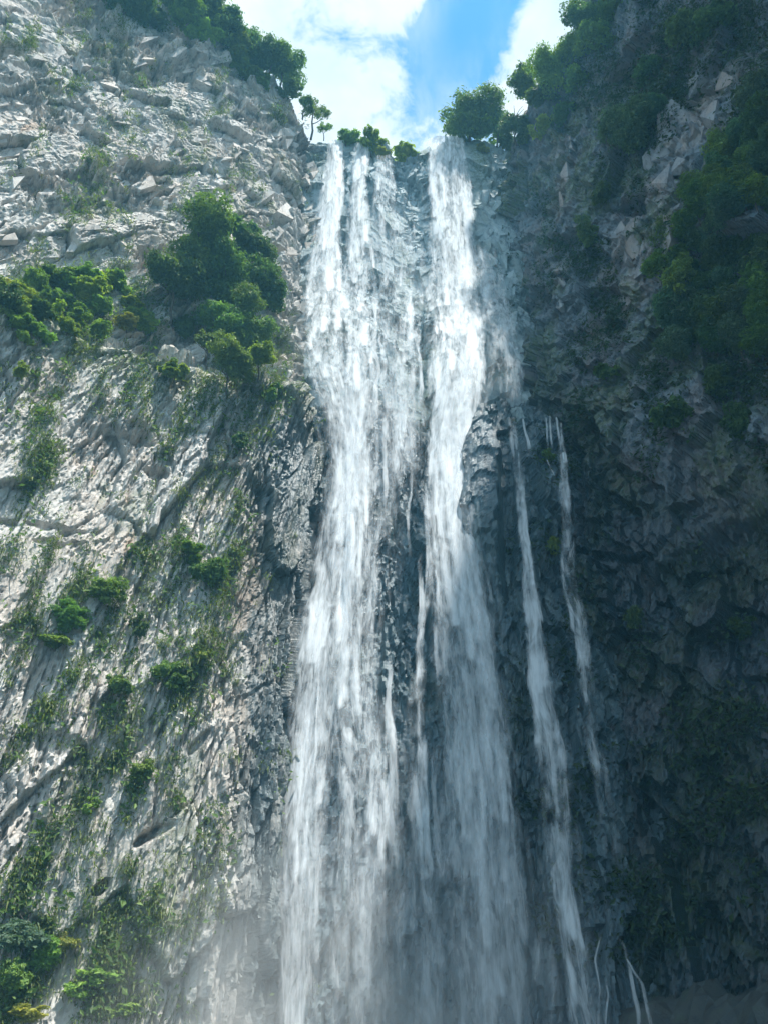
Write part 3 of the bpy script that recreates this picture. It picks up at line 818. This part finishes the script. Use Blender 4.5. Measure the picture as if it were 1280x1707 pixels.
def trunk_mesh(seed):
    """tapered trunk with limbs, unit height"""
    rnd = random.Random(seed)
    V = []; F = []
    def limb(p0, p1, r0, r1, n=6, seg=4, sway=0.06):
        base = len(V)
        d = (p1 - p0)
        a = d.orthogonal().normalized(); b = d.cross(a).normalized()
        off = Vector((0, 0, 0))
        for s in range(seg + 1):
            t = s / seg
            if 0 < s < seg: off = Vector((rnd.uniform(-sway, sway), rnd.uniform(-sway, sway), 0)) * d.length
            c = p0 + d * t + (off if s < seg else Vector((0, 0, 0)))
            r = r0 + (r1 - r0) * t
            for q in range(n):
                an = 2 * math.pi * q / n
                V.append(tuple(c + (a * math.cos(an) + b * math.sin(an)) * r))
        for s in range(seg):
            for q in range(n):
                F.append((base + s * n + q, base + s * n + (q + 1) % n, base + (s + 1) * n + (q + 1) % n, base + (s + 1) * n + q))
    top = Vector((rnd.uniform(-.1, .1), rnd.uniform(-.1, .1), 1))
    limb(Vector((0, 0, -0.08)), top, 0.035, 0.012)
    for q in range(6):
        t = rnd.uniform(0.35, 0.85); an = rnd.uniform(0, 6.28)
        p0 = Vector((top.x * t, top.y * t, t))
        limb(p0, p0 + Vector((math.cos(an) * .38, math.sin(an) * .38, rnd.uniform(.15, .35))), 0.016, 0.005, 5, 3)
    me = mesh_np('trunk', np.array(V), np.array(F), True)
    me.materials.append(BARK)
    return me


TRUNKS = [trunk_mesh(i) for i in range(4)]
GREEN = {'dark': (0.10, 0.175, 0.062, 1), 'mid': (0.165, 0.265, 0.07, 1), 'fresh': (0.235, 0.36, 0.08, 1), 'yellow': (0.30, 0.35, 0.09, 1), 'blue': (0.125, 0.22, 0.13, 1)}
USED = {}


def plant(px, py, wpx, hpx, kind, colour, label, cat='bush', group=None, base=None, fall_=90, push=0.30, name=None, skip=False):
    """a plant whose crown is wpx by hpx wide around picture point (px, py), rooted on the cliff below it"""
    h = DEP.hit(px, base if base else py + hpx * 0.35, fall_)
    if h is None: return None
    B, dist, nrm = h
    rx = wpx * 0.5 * dist / FPX; rz = hpx * 0.5 * dist / FPX
    c = CAM + ray(px, py) * dist + nrm * min(rx, rz) * push
    key = kind
    i = rng.randint(len(CROWN[key]))
    root = bpy.data.objects.new(name or ('tree' if cat == 'tree' else 'bush'), None)
    COL.objects.link(root)
    root.location = B
    root.empty_display_size = 0.5
    tag(root, label, cat, group)
    cr = new_obj('crown', CROWN[key][i], None, root)
    cr.location = Vector(c - B)
    cr.rotation_euler = (rng.uniform(-.15, .15), rng.uniform(-.15, .15), rng.uniform(0, 6.28))
    cr.scale = (rx * 1.18, rx * rng.uniform(.95, 1.2), rz * 1.3)
    g = np.array(GREEN[colour]) * rng.uniform(0.85, 1.2)
    cr.color = (g[0] * rng.uniform(.85, 1.2), g[1], g[2] * rng.uniform(.8, 1.2), 1)
    tr = new_obj('trunk' if cat == 'tree' else 'stem', TRUNKS[rng.randint(4)], None, root)
    ax = Vector(c - B + np.array([0, 0, rz * 0.5])) + Vector(nrm) * 0.2
    ln = max(ax.length, rz * 1.2)
    tr.rotation_euler = Vector((ax.x, ax.y, max(ax.z, 0.4))).to_track_quat('Z', 'Y').to_euler()
    tr.scale = (ln, ln, ln)
    return root


# --- along the rim, left
plant(205, 8, 110, 60, 'large', 'dark', 'dark dense bush hanging over the top edge of the pale cliff', base=34)
plant(285, 8, 80, 44, 'medium', 'mid', 'green bush on the pale cliff rim beside the top edge of the photo', base=28)
plant(340, 18, 80, 50, 'medium', 'dark', 'dark bush where the pale cliff rim meets the sky at the top', base=40)
plant(385, 62, 70, 56, 'medium', 'dark', 'dark bush on the sloping rim of the pale cliff, above the rounded clump', base=80)
plant(424, 98, 76, 62, 'large', 'dark', 'dark bush next to the rounded clump on the pale cliff rim', base=115)
plant(468, 116, 84, 70, 'large', 'mid', 'large rounded green clump at the end of the pale cliff rim', base=140)
plant(440, 136, 44, 26, 'small', 'mid', 'small low bush under the rounded clump on the pale cliff rim')
plant(330, 55, 60, 24, 'small', 'fresh', 'fresh green low bush on rock just under the pale cliff rim')
plant(519, 186, 44, 62, 'airy', 'mid', 'thin airy sapling leaning over the sky beside the falls', cat='tree', base=200)
plant(540, 216, 26, 26, 'airy', 'fresh', 'small wispy shrub left of the first lip of water', base=228)
plant(252, 26, 80, 44, 'medium', 'dark', 'dark bush between the top edge bushes of the pale cliff rim')
plant(310, 36, 70, 36, 'medium', 'mid', 'mid green bush below the rim bush beside the top edge')
plant(362, 42, 76, 56, 'medium', 'mid', 'green bush filling the rim slope above the pale cliff')
plant(405, 84, 70, 56, 'medium', 'mid', 'green bush in the middle of the sloping pale rim')
plant(448, 106, 70, 60, 'large', 'dark', 'dark bush just left of the rounded rim clump')
plant(400, 116, 50, 26, 'small', 'mid', 'low bush on rock under the middle of the pale rim')
plant(480, 150, 50, 36, 'small', 'dark', 'dark low bush at the foot of the rounded rim clump')
plant(505, 170, 30, 40, 'small', 'mid', 'narrow bush where the pale rim drops to the falls')
plant(800, 222, 60, 34, 'small', 'mid', 'low bush at the foot of the round tree on the lip')
plant(842, 236, 40, 34, 'small', 'dark', 'low dark bush at the foot of the feathery tree')
# --- along the lip of the falls
plant(577, 230, 48, 34, 'small', 'fresh', 'light green shrub on the lip between the first two streams', base=242)
plant(618, 240, 50, 46, 'small', 'fresh', 'light green shrub on the lip beside the thin middle veil', base=258)
plant(636, 256, 26, 14, 'small', 'yellow', 'tiny yellowish shrub at the notch of the lip', base=262)
plant(684, 256, 60, 22, 'small', 'yellow', 'low yellow green cushion shrub on the lip left of the widest stream', base=256)
plant(782, 196, 104, 92, 'large', 'mid', 'round green tree standing on the lip above the widest stream', cat='tree', base=232)
plant(828, 216, 62, 76, 'airy', 'blue', 'feathery tree between the round tree and the dark cliff', cat='tree', base=240)
plant(860, 206, 52, 76, 'medium', 'dark', 'dark narrow tree at the corner of the dark cliff beside the feathery tree', cat='tree', base=238)
plant(803, 246, 26, 22, 'small', 'yellow', 'yellow green tuft under the round tree beside the falling water')
# --- rim, right
for (x, y, w_, h_, kd, co, lb) in [
    (880, 138, 66, 60, 'medium', 'mid', 'lowest leafy tree on the skyline of the dark cliff'),
    (908, 168, 70, 56, 'medium', 'dark', 'dark tree just below the lowest skyline tree of the dark cliff'),
    (925, 118, 78, 64, 'large', 'fresh', 'light green tree in the middle of the dark cliff skyline'),
    (958, 84, 80, 66, 'large', 'fresh', 'bright tall tree on the upper skyline of the dark cliff'),
    (985, 26, 74, 66, 'large', 'dark', 'dark tree at the top of the photo on the dark cliff skyline'),
    (1022, 8, 70, 44, 'medium', 'mid', 'tree cut by the top edge beside the dark skyline tree'),
    (1000, 62, 56, 50, 'medium', 'mid', 'tree below the topmost dark tree on the skyline'),
    (965, 136, 60, 50, 'medium', 'mid', 'tree under the bright tall skyline tree')]:
    plant(x, y, w_, h_, kd, co, lb, cat='tree', group='trees on the skyline of the dark cliff', base=y + h_ * 0.45, fall_=160)
for (x, y, w_, h_, kd, co, lb) in [
    (908, 208, 50, 28, 'small', 'fresh', 'small yellow green bush on the dark cliff below the skyline trees'),
    (940, 196, 50, 34, 'small', 'mid', 'small green bush beside the yellow green one below the skyline trees'),
    (872, 232, 40, 30, 'small', 'dark', 'small dark bush in the corner beside the fall'),
    (1056, 218, 88, 96, 'large', 'blue', 'large dark round bush hanging in the middle of the upper dark cliff'),
    (1100, 175, 60, 40, 'medium', 'blue', 'bluish bush above the pale fresh rock scar'),
    (1085, 120, 64, 44, 'medium', 'blue', 'hazy bush high on the dark cliff under the top edge'),
    (1140, 60, 90, 60, 'medium', 'blue', 'hazy wide bush near the top edge of the dark cliff'),
    (1200, 40, 90, 60, 'medium', 'blue', 'hazy wide bush at the upper corner of the dark cliff'),
    (1010, 320, 44, 60, 'medium', 'dark', 'dark narrow bush in the gully of the dark cliff'),
    (990, 390, 44, 60, 'medium', 'dark', 'dark bush lower in the same gully of the dark cliff'),
    (1262, 325, 70, 74, 'medium', 'fresh', 'light green leafy bush at the right edge standing out of the dark thicket')]:  # sunlight on this last bush is put into its lighter leaf colour
    plant(x, y, w_, h_, kd, co, lb, cat='bush')
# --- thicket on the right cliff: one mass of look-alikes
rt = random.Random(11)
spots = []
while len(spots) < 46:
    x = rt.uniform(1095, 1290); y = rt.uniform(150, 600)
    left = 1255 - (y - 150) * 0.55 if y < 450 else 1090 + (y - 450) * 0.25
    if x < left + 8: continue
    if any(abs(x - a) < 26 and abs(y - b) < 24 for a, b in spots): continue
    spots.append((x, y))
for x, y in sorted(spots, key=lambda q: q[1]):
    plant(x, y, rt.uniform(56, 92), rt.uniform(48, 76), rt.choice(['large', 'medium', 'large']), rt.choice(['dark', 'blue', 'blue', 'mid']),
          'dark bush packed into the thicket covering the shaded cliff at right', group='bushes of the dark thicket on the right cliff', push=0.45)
# --- the planted shelf of the left cliff
for (x, y, w_, h_, kd, co, lb) in [
    (328, 408, 116, 92, 'large', 'mid', 'topmost round crown of the big green tree clump on the shelf'),
    (285, 486, 106, 96, 'large', 'dark', 'dark bluish crown at the left of the big clump on the shelf'),
    (372, 470, 110, 96, 'large', 'mid', 'broad crown in the middle of the big clump on the shelf'),
    (425, 432, 84, 80, 'large', 'dark', 'dark crown nearest the waterfall at the top of the shelf clump'),
    (428, 500, 84, 84, 'large', 'dark', 'dark crown hanging towards the waterfall in the shelf clump'),
    (352, 540, 90, 74, 'large', 'mid', 'green crown at the foot of the shelf clump above bare rock'),
    (408, 560, 84, 70, 'large', 'mid', 'crown low in the shelf clump beside the waterfall'),
    (378, 622, 84, 74, 'large', 'mid', 'lowest crown trailing down below the shelf clump'),
    (430, 606, 66, 54, 'medium', 'fresh', 'light green crown at the lower waterfall side of the shelf clump'),
    (300, 545, 50, 40, 'medium', 'dark', 'small dark tree under the bluish crown on the shelf'),
    (320, 455, 90, 80, 'large', 'mid', 'crown filling the heart of the big shelf clump'),
    (395, 520, 90, 80, 'large', 'mid', 'crown in the lower middle of the big shelf clump'),
    (400, 405, 70, 60, 'medium', 'dark', 'brownish dark crown at the upper right of the shelf clump'),
    (345, 585, 60, 56, 'medium', 'dark', 'dark crown above the lowest trailing crown of the clump')]:
    plant(x, y, w_, h_, kd, co, lb, cat='tree', group='trees of the big clump on the cliff shelf', base=y + h_ * .5, fall_=60, push=0.5)
for i, (x, y, w_, h_, kd, co, lb) in enumerate([
    (14, 505, 56, 70, 'medium', 'dark', 'dark bush on the shelf at the left edge of the photo'),
    (58, 474, 66, 50, 'medium', 'mid', 'bush on the shelf second from the left edge'),
    (102, 462, 70, 54, 'medium', 'mid', 'upright bush on the shelf against the bare rock'),
    (62, 520, 66, 40, 'medium', 'dark', 'low bush at the front of the shelf near the left edge'),
    (108, 510, 70, 40, 'small', 'mid', 'mid green low bush in front of the upright shelf bush'),
    (152, 486, 66, 40, 'small', 'fresh', 'light green bush in the middle of the shelf'),
    (196, 470, 66, 46, 'small', 'fresh', 'light green bush on the shelf left of the big clump'),
    (170, 520, 70, 34, 'small', 'fresh', 'yellowish green bush at the front middle of the shelf'),
    (212, 505, 56, 38, 'small', 'yellow', 'yellow green bush touching the shadow of the big clump'),
    (130, 538, 50, 26, 'small', 'mid', 'small bush drooping over the shelf edge in the middle'),
    (160, 556, 60, 26, 'small', 'fresh', 'light green bush just below the shelf edge')]):
    plant(x, y, w_, h_, kd, co, lb, group='bushes along the cliff shelf')
rl = random.Random(31)
for i in range(26):
    x = rl.uniform(0, 245); y = rl.uniform(452, 545) + (20 if x < 120 else 0)
    plant(x, y, rl.uniform(34, 62), rl.uniform(22, 36), rl.choice(['small', 'small', 'medium']), rl.choice(['fresh', 'mid', 'fresh', 'yellow']),
          'low green shrub in the carpet of shrubs along the cliff shelf', group='low shrubs carpeting the cliff shelf')
# --- bushes scattered on the left face
for (x, y, w_, h_, kd, co, lb) in [
    (168, 988, 66, 46, 'medium', 'mid', 'bright round bush in the middle of the pale cliff face'),
    (125, 1028, 80, 50, 'medium', 'mid', 'wider bush diagonally below the bright round bush on the pale face'),
    (92, 1070, 60, 40, 'small', 'mid', 'lowest bush of the diagonal row on the pale face'),
    (350, 950, 74, 70, 'medium', 'mid', 'leafy bush on the pale face toward the waterfall'),
    (322, 925, 60, 34, 'small', 'mid', 'small bush at the upper left of the leafy bush near the falls'),
    (228, 1044, 40, 46, 'small', 'dark', 'dark small bush right of the diagonal row on the pale face'),
    (196, 1142, 46, 50, 'small', 'mid', 'bush on the pale face straight below the dark small bush'),
    (290, 1125, 60, 60, 'small', 'mid', 'tufted bush on the pale face below the leafy bush'),
    (330, 1090, 44, 34, 'small', 'yellow', 'yellow green bush on the pale face above the tufted bush'),
    (452, 656, 40, 44, 'small', 'fresh', 'bright green bush on the corner of the buttress beside the falls'),
    (290, 628, 60, 44, 'small', 'mid', 'bush on bare rock under the small dark shelf tree'),
    (365, 700, 44, 60, 'small', 'mid', 'bush trailing below the lowest crown of the shelf clump'),
    (395, 740, 36, 50, 'small', 'dark', 'dark bush on the buttress above the brown stained rock'),
    (30, 620, 40, 30, 'small', 'fresh', 'small bright bush on the pale face at the left edge'),
    (240, 1285, 44, 56, 'small', 'mid', 'bush in a groove low on the pale face'),
    (150, 1345, 34, 30, 'small', 'fresh', 'fresh green bush low on the pale face above the corner thicket'),
    (40, 1555, 100, 70, 'medium', 'blue', 'bluish green bush in the lower left corner thicket'),
    (80, 1590, 80, 60, 'medium', 'fresh', 'green bush right of the bluish one in the lower left corner'),
    (20, 1620, 76, 70, 'medium', 'fresh', 'green bush at the left edge under the bluish bush'),
    (150, 1640, 80, 44, 'small', 'fresh', 'bright green fern bush near the bottom edge of the pale cliff'),
    (200, 1685, 76, 36, 'small', 'fresh', 'bright green fern bush touching the bottom edge of the photo'),
    (105, 1570, 44, 44, 'small', 'yellow', 'yellow green bush in the lower left corner beside bare rock'),
    (40, 1690, 90, 40, 'small', 'yellow', 'yellowish bush in the very bottom left corner')]:
    plant(x, y, w_, h_, kd, co, lb)
for (x, y, w_, h_, kd, co, lb) in [
    (1010, 620, 60, 40, 'small', 'dark', 'small dark bush on the shaded cliff below the thicket'),
    (1130, 690, 70, 70, 'small', 'dark', 'dark bush on the brow of the great dark bulge'),
    (1190, 640, 60, 60, 'medium', 'dark', 'dark bush right of the bush on the bulge'),
    (1230, 700, 60, 70, 'medium', 'dark', 'dark bush under the thicket at the right edge'),
    (1065, 1030, 40, 50, 'small', 'dark', 'dark bush hanging under the alcove'),
    (1235, 1050, 70, 50, 'small', 'dark', 'dark bush low on the shaded cliff at the right edge'),
    (925, 910, 30, 40, 'small', 'mid', 'mossy green bush between the two side streams'),
    (910, 760, 30, 24, 'small', 'mid', 'mossy bush on the ledge between the side streams')]:
    plant(x, y, w_, h_, kd, co, lb)

# ------------------------------------------------------------------ rock blocks standing out of the faces
def block_mesh(seed):
    rnd = random.Random(seed)
    bm = bmesh.new()
    for sx in (-1, 1):
        for sy in (-1, 1):
            for sz in (-1, 1):
                bm.verts.new((sx * rnd.uniform(.55, 1), sy * rnd.uniform(.55, 1), sz * rnd.uniform(.5, 1)))
    for v in list(bm.verts)[:rnd.choice((1, 2, 3))]: bm.verts.remove(v)
    for _ in range(5):
        bm.verts.new((rnd.uniform(-1, 1), rnd.uniform(-1, 1), rnd.uniform(-1, 1)))
    r = bmesh.ops.convex_hull(bm, input=bm.verts)
    for v in [v for v in bm.verts if not v.link_faces]: bm.verts.remove(v)
    me = bpy.data.meshes.new('rock_block'); bm.to_mesh(me); bm.free()
    return me


BLK_L = [block_mesh(i) for i in range(12)]
BLK_P = [block_mesh(40 + i) for i in range(8)]
BLK_B = [block_mesh(60 + i) for i in range(8)]
for bl, mt in ((BLK_L, ROCK_L), (BLK_P, ROCK_P), (BLK_B, ROCK_B)):
    for me in bl: me.materials.append(mt)
rb = random.Random(21)


def block(parent, meshes, px, py, w_, h_, lean, sink=0.35, thick=0.7):
    h = DEP.hit(px, py)
    if h is None: return
    B, dist, n = h
    o = new_obj('rock_block', rb.choice(meshes), None, parent)
    sx = w_ * 0.5 * dist / FPX; sz = h_ * 0.5 * dist / FPX * 1.2; sy = (sx + sz) * 0.5 * thick
    q = Vector((n[0], n[1], n[2] * 0.4)).to_track_quat('-Y', 'Z')
    o.rotation_euler = (q.to_matrix() @ Matrix.Rotation(lean, 3, 'Y') @ Matrix.Rotation(rb.uniform(-.25, .25), 3, 'X')).to_euler()
    o.scale = (sx, sy, sz)
    o.location = B - n * sy * sink


for _ in range(150):                                            # upper left wall, broken into blocks
    x = rb.uniform(0, 510); y = rb.uniform(40, 450)
    if x > 400 and y < 170: continue
    s = rb.uniform(12, 30)
    block(cliffL, BLK_L, x, y, s * rb.uniform(.7, 1.3), s * rb.uniform(1.0, 2.4), rb.uniform(0.2, 1.1), rb.uniform(.85, 1.15), rb.uniform(.5, .9))
for (x, y, a, b_, l) in [(1150, 150, 60, 34, -.6), (1120, 205, 70, 80, -.3), (1150, 235, 56, 60, -.5), (1105, 250, 60, 70, -.4), (1180, 190, 40, 70, .2), (1100, 300, 44, 60, .1), (1125, 280, 40, 40, -.5),
                         (1085, 265, 40, 44, -.5), (1105, 390, 34, 100, .1), (1050, 400, 36, 60, .1), (1062, 430, 34, 90, .15), (1030, 385, 30, 36, -.3), (1040, 500, 40, 50, .1), (945, 245, 24, 34, 0),
                         (940, 290, 22, 60, 0), (932, 330, 20, 50, 0), (930, 475, 24, 26, -.3), (928, 510, 26, 30, 0), (925, 450, 20, 14, .2), (1205, 140, 34, 50, -.4)]:
    block(cliffR, BLK_P, x, y, a, b_, l, 0.6, 0.5)
for _ in range(36):                                             # shattered edge right of the falls
    t = rb.random(); y = 290 + t * 420; x = 800 + t * 70 + rb.uniform(-14, 22)
    s = rb.uniform(10, 22)
    block(cliffB, BLK_B, x, y, s, s * rb.uniform(1, 2.2), rb.uniform(-.3, .3), 0.4)
for _ in range(24):
    t = rb.random(); y = 270 + t * 380; x = 525 - t * 45 + rb.uniform(-16, 10)
    s = rb.uniform(10, 22)
    block(cliffL, BLK_L, x, y, s, s * rb.uniform(1, 2.0), rb.uniform(0, .6), 0.8)

# ------------------------------------------------------------------ grass and creepers (nobody could count them)
def tufts(name, test, n, seed, blade, colour, label, blades=9, xr=(0, 540), yr=(0, 1707), droop=0.6, leafy=False):
    rnd = np.random.RandomState(seed)
    V = []; var = []
    got = 0; tries = 0
    X_ = rnd.uniform(xr[0], xr[1], n * 14); Y_ = rnd.uniform(yr[0], yr[1], n * 14)
    ok = rnd.rand(n * 14) < test(X_, Y_)
    for x, y in list(zip(X_[ok], Y_[ok]))[:n]:
        h = DEP.hit(x, y)
        if h is None: continue
        B, dist, nr = h
        got += 1
        sc_ = blade * rnd.uniform(0.6, 1.5)
        hue = np.clip(rnd.normal(0.5, 0.22), 0, 1)
        if leafy:
            P = B + rnd.normal(size=(blades, 3)) * sc_ * 1.1 + nr * 0.15
            Nr = nr * .5 + np.array([0, 0, .5]) + .5 * rnd.normal(size=(blades, 3)); Nr /= np.linalg.norm(Nr, axis=1, keepdims=True)
            V.append(leaf_quads(P, Nr, sc_ * 0.8, rnd)); var.append(np.clip(hue + .15 * rnd.normal(size=blades), 0, 1))
            continue
        for _ in range(blades):
            d = nr * rnd.uniform(.2, 1.0) + rnd.normal(size=3) * 0.6 + np.array([0, 0, rnd.uniform(-.3, .9)])
            d /= np.linalg.norm(d)
            side = np.cross(d, [0, 0, 1.0]); side /= np.linalg.norm(side) + 1e-6
            L = sc_ * rnd.uniform(.5, 1.3); w_ = L * 0.065
            o = B + rnd.normal(size=3) * sc_ * .5 - nr * .05
            mid = o + d * L * .55
            tip = o + d * L * .85 + np.array([0, 0, -droop * L * rnd.uniform(.1, 1)])
            V.append(np.array([o - side * w_ * .4, o + side * w_ * .4, mid + side * w_, mid - side * w_]))
            V.append(np.array([mid - side * w_, mid + side * w_, tip + side * w_ * .2, tip - side * w_ * .2]))
            hv = np.clip(hue + rnd.normal() * .1, 0, 1); var.append(np.array([hv, hv]))
    me = leaf_mesh(name, np.concatenate(V), np.concatenate(var))
    o = new_obj(name, me)
    o.color = colour
    tag(o, label, name.split('_')[-1], kind='stuff')
    return o


PATCH = [(70, 690, 40, 70, .45), (130, 640, 60, 40, .4), (60, 800, 40, 50, .3), (210, 640, 40, 50, .3), (40, 950, 50, 30, .3), (110, 920, 30, 24, .4), (90, 830, 24, 26, .4), (350, 650, 60, 60, .6), (300, 700, 40, 50, .4),
         (370, 760, 40, 70, .5), (330, 930, 90, 40, .5), (350, 960, 50, 60, .5), (390, 850, 40, 60, .4), (140, 1010, 90, 50, .6), (90, 1090, 50, 60, .6), (60, 1180, 40, 60, .4), (150, 1250, 60, 50, .5), (220, 1310, 40, 60, .5),
         (290, 1130, 60, 60, .6), (330, 1090, 40, 30, .5), (250, 1200, 60, 50, .4), (160, 1330, 40, 40, .4), (120, 1380, 60, 40, .3), (50, 1460, 40, 60, .5), (240, 1480, 60, 60, .7), (200, 1540, 60, 70, .6), (100, 1560, 50, 70, .6),
         (60, 1660, 90, 60, .8), (180, 1650, 90, 50, .5), (320, 1400, 20, 60, .4), (310, 1500, 30, 60, .3), (110, 60, 60, 20, .4), (30, 60, 50, 25, .5), (110, 140, 40, 40, .4), (150, 260, 30, 30, .5), (230, 130, 14, 60, .5),
         (130, 230, 40, 60, .3), (230, 200, 30, 50, .25), (320, 40, 60, 30, .8), (370, 180, 24, 20, .4), (380, 120, 40, 30, .5), (470, 280, 20, 40, .4), (150, 350, 60, 30, .4), (100, 500, 150, 40, .8), (200, 490, 60, 40, .9),
         (160, 545, 80, 40, .7), (60, 590, 80, 40, .5), (440, 620, 40, 40, .7), (455, 690, 30, 40, .5), (415, 700, 20, 60, .5), (470, 180, 50, 30, .6), (400, 100, 60, 30, .7), (430, 300, 40, 40, .25), (210, 20, 80, 30, .6)]


def green_left(x, y):
    g = np.zeros_like(x)
    for (cx, cy, rx, ry, st) in PATCH:
        dx = (x - cx) + (y - cy) * 0.35; dy = y - cy
        g = np.maximum(g, st * np.exp(-(dx / rx) ** 2 - (dy / ry) ** 2))
    xl = x + y * 0.42
    nn = fbm(xl / 26.0, y / 70.0, 61, 3)
    g = 0.75 * g * (0.40 + 1.6 * nn) + np.maximum(0.0, 0.30 * (nn - 0.20)) * np.where(y > 560, 1, 0.6)
    g = np.where((x > 400) & (y > 760), g * 0.3, g)
    return np.clip(g, 0, 1)


tufts('grass', green_left, 5400, 71, 0.50, (0.13, 0.175, 0.06, 1), 'tufts of grass and small herbs clinging to the pale sunlit cliff', blades=15)


tufts('herb_foliage', lambda x, y: green_left(x, y) ** 1.2, 2400, 72, 0.36, (0.11, 0.19, 0.06, 1), 'small leafy herbs growing in the cracks of the pale cliff', blades=11, leafy=True)


def green_right(x, y):
    nn = fbm(x / 60.0, y / 70.0, 63, 4)
    g = np.maximum(0.0, nn - 0.02) * 1.3 + np.where((x > 1060) & (y < 230), 0.35, 0)
    scar = np.exp(-(((x - 1215) + (y - 110) * 0.46) / 34.0) ** 2) * (y > 110) * (y < 500)
    g = g * (1 - 0.97 * np.clip(scar * 1.5, 0, 1))
    g = np.where(y > 720, g * 0.35, g)
    g = np.where((x < 900) & (y > 260), g * 0.3, g)
    return np.clip(g, 0, 1)


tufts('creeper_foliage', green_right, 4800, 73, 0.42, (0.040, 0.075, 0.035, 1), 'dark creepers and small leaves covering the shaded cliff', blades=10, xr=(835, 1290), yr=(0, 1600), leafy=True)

# thin pale rope hanging down the low left face
pts = []
for q in range(26):
    t = q / 25; x = 308 - 50 * t - 12 * math.sin(t * 3.0); y = 1425 + 285 * t
    h = DEP.hit(x, y)
    if h: pts.append(Vector(h[0] + h[2] * 0.45))
RV = []; RF = []
for q, p in enumerate(pts):
    d = (pts[min(q + 1, len(pts) - 1)] - pts[max(q - 1, 0)]).normalized(); a_ = d.orthogonal().normalized(); b_ = d.cross(a_)
    for j in range(5):
        RV.append(tuple(p + (a_ * math.cos(j * 1.2566) + b_ * math.sin(j * 1.2566)) * 0.035))
    if q:
        for j in range(5): RF.append((q * 5 - 5 + j, q * 5 - 5 + (j + 1) % 5, q * 5 + (j + 1) % 5, q * 5 + j))
rme = mesh_np('rope', np.array(RV), np.array(RF), True)
m, k = material('pale_rope')
k.n('ShaderNodeOutputMaterial', None, Surface=k.n('ShaderNodeBsdfPrincipled', None, Base_Color=(0.45, 0.46, 0.30, 1), Roughness=0.9))
ro = new_obj('rope', rme, m)
tag(ro, 'thin pale rope hanging down the lower face of the pale cliff', 'rope')

# ------------------------------------------------------------------ spray at the foot of the falls, and the hazy air
def mist_object():
    bm = bmesh.new()
    bmesh.ops.create_icosphere(bm, subdivisions=3, radius=1.0)
    me = bpy.data.meshes.new('mist'); bm.to_mesh(me); bm.free()
    o = new_obj('mist', me)
    o.location = (-3, 58, -6); o.scale = (27, 11, 23)
    m, k = material('spray_mist')
    tc = k.n('ShaderNodeTexCoord').outputs['Object']
    r = k.vmath('LENGTH', tc)
    fall_ = k.math('SUBTRACT', 1.0, k.sstep(r, 0.15, 0.98))
    P = k.n('ShaderNodeNewGeometry').outputs['Position']
    nz = k.sstep(k.noise(P, 0.14, 4.0, 0.6), 0.38, 0.70)
    dn = k.math('MULTIPLY', k.math('MULTIPLY', fall_, k.math('ADD', nz, 0.12)), 0.13)
    v = k.n('ShaderNodeVolumePrincipled', None, Density=dn, Color=(0.93, 0.96, 0.98, 1))
    v.inputs['Anisotropy'].default_value = 0.1
    k.n('ShaderNodeOutputMaterial', None, Volume=v)
    me.materials.append(m)
    tag(o, 'white spray drifting at the foot of the falls', 'mist', kind='stuff')


mist_object()


def haze_object():
    x0, x1, y0, y1, z0, z1 = -910, 910, -910, 910, -8, 185
    V = np.array([(x, y, z) for z in (z0, z1) for y in (y0, y1) for x in (x0, x1)], float)
    F = np.array([(0, 2, 3, 1), (4, 5, 7, 6), (0, 1, 5, 4), (2, 6, 7, 3), (0, 4, 6, 2), (1, 3, 7, 5)])
    me = mesh_np('haze', V, F)
    m, k = material('haze_air')
    v = k.n('ShaderNodeVolumePrincipled', None, Density=0.0007, Color=(0.25, 0.70, 1.0, 1))
    k.n('ShaderNodeOutputMaterial', None, Volume=v)
    o = new_obj('haze', me, m)
    tag(o, 'faint blue haze in the gorge air', 'haze', kind='stuff')


haze_object()
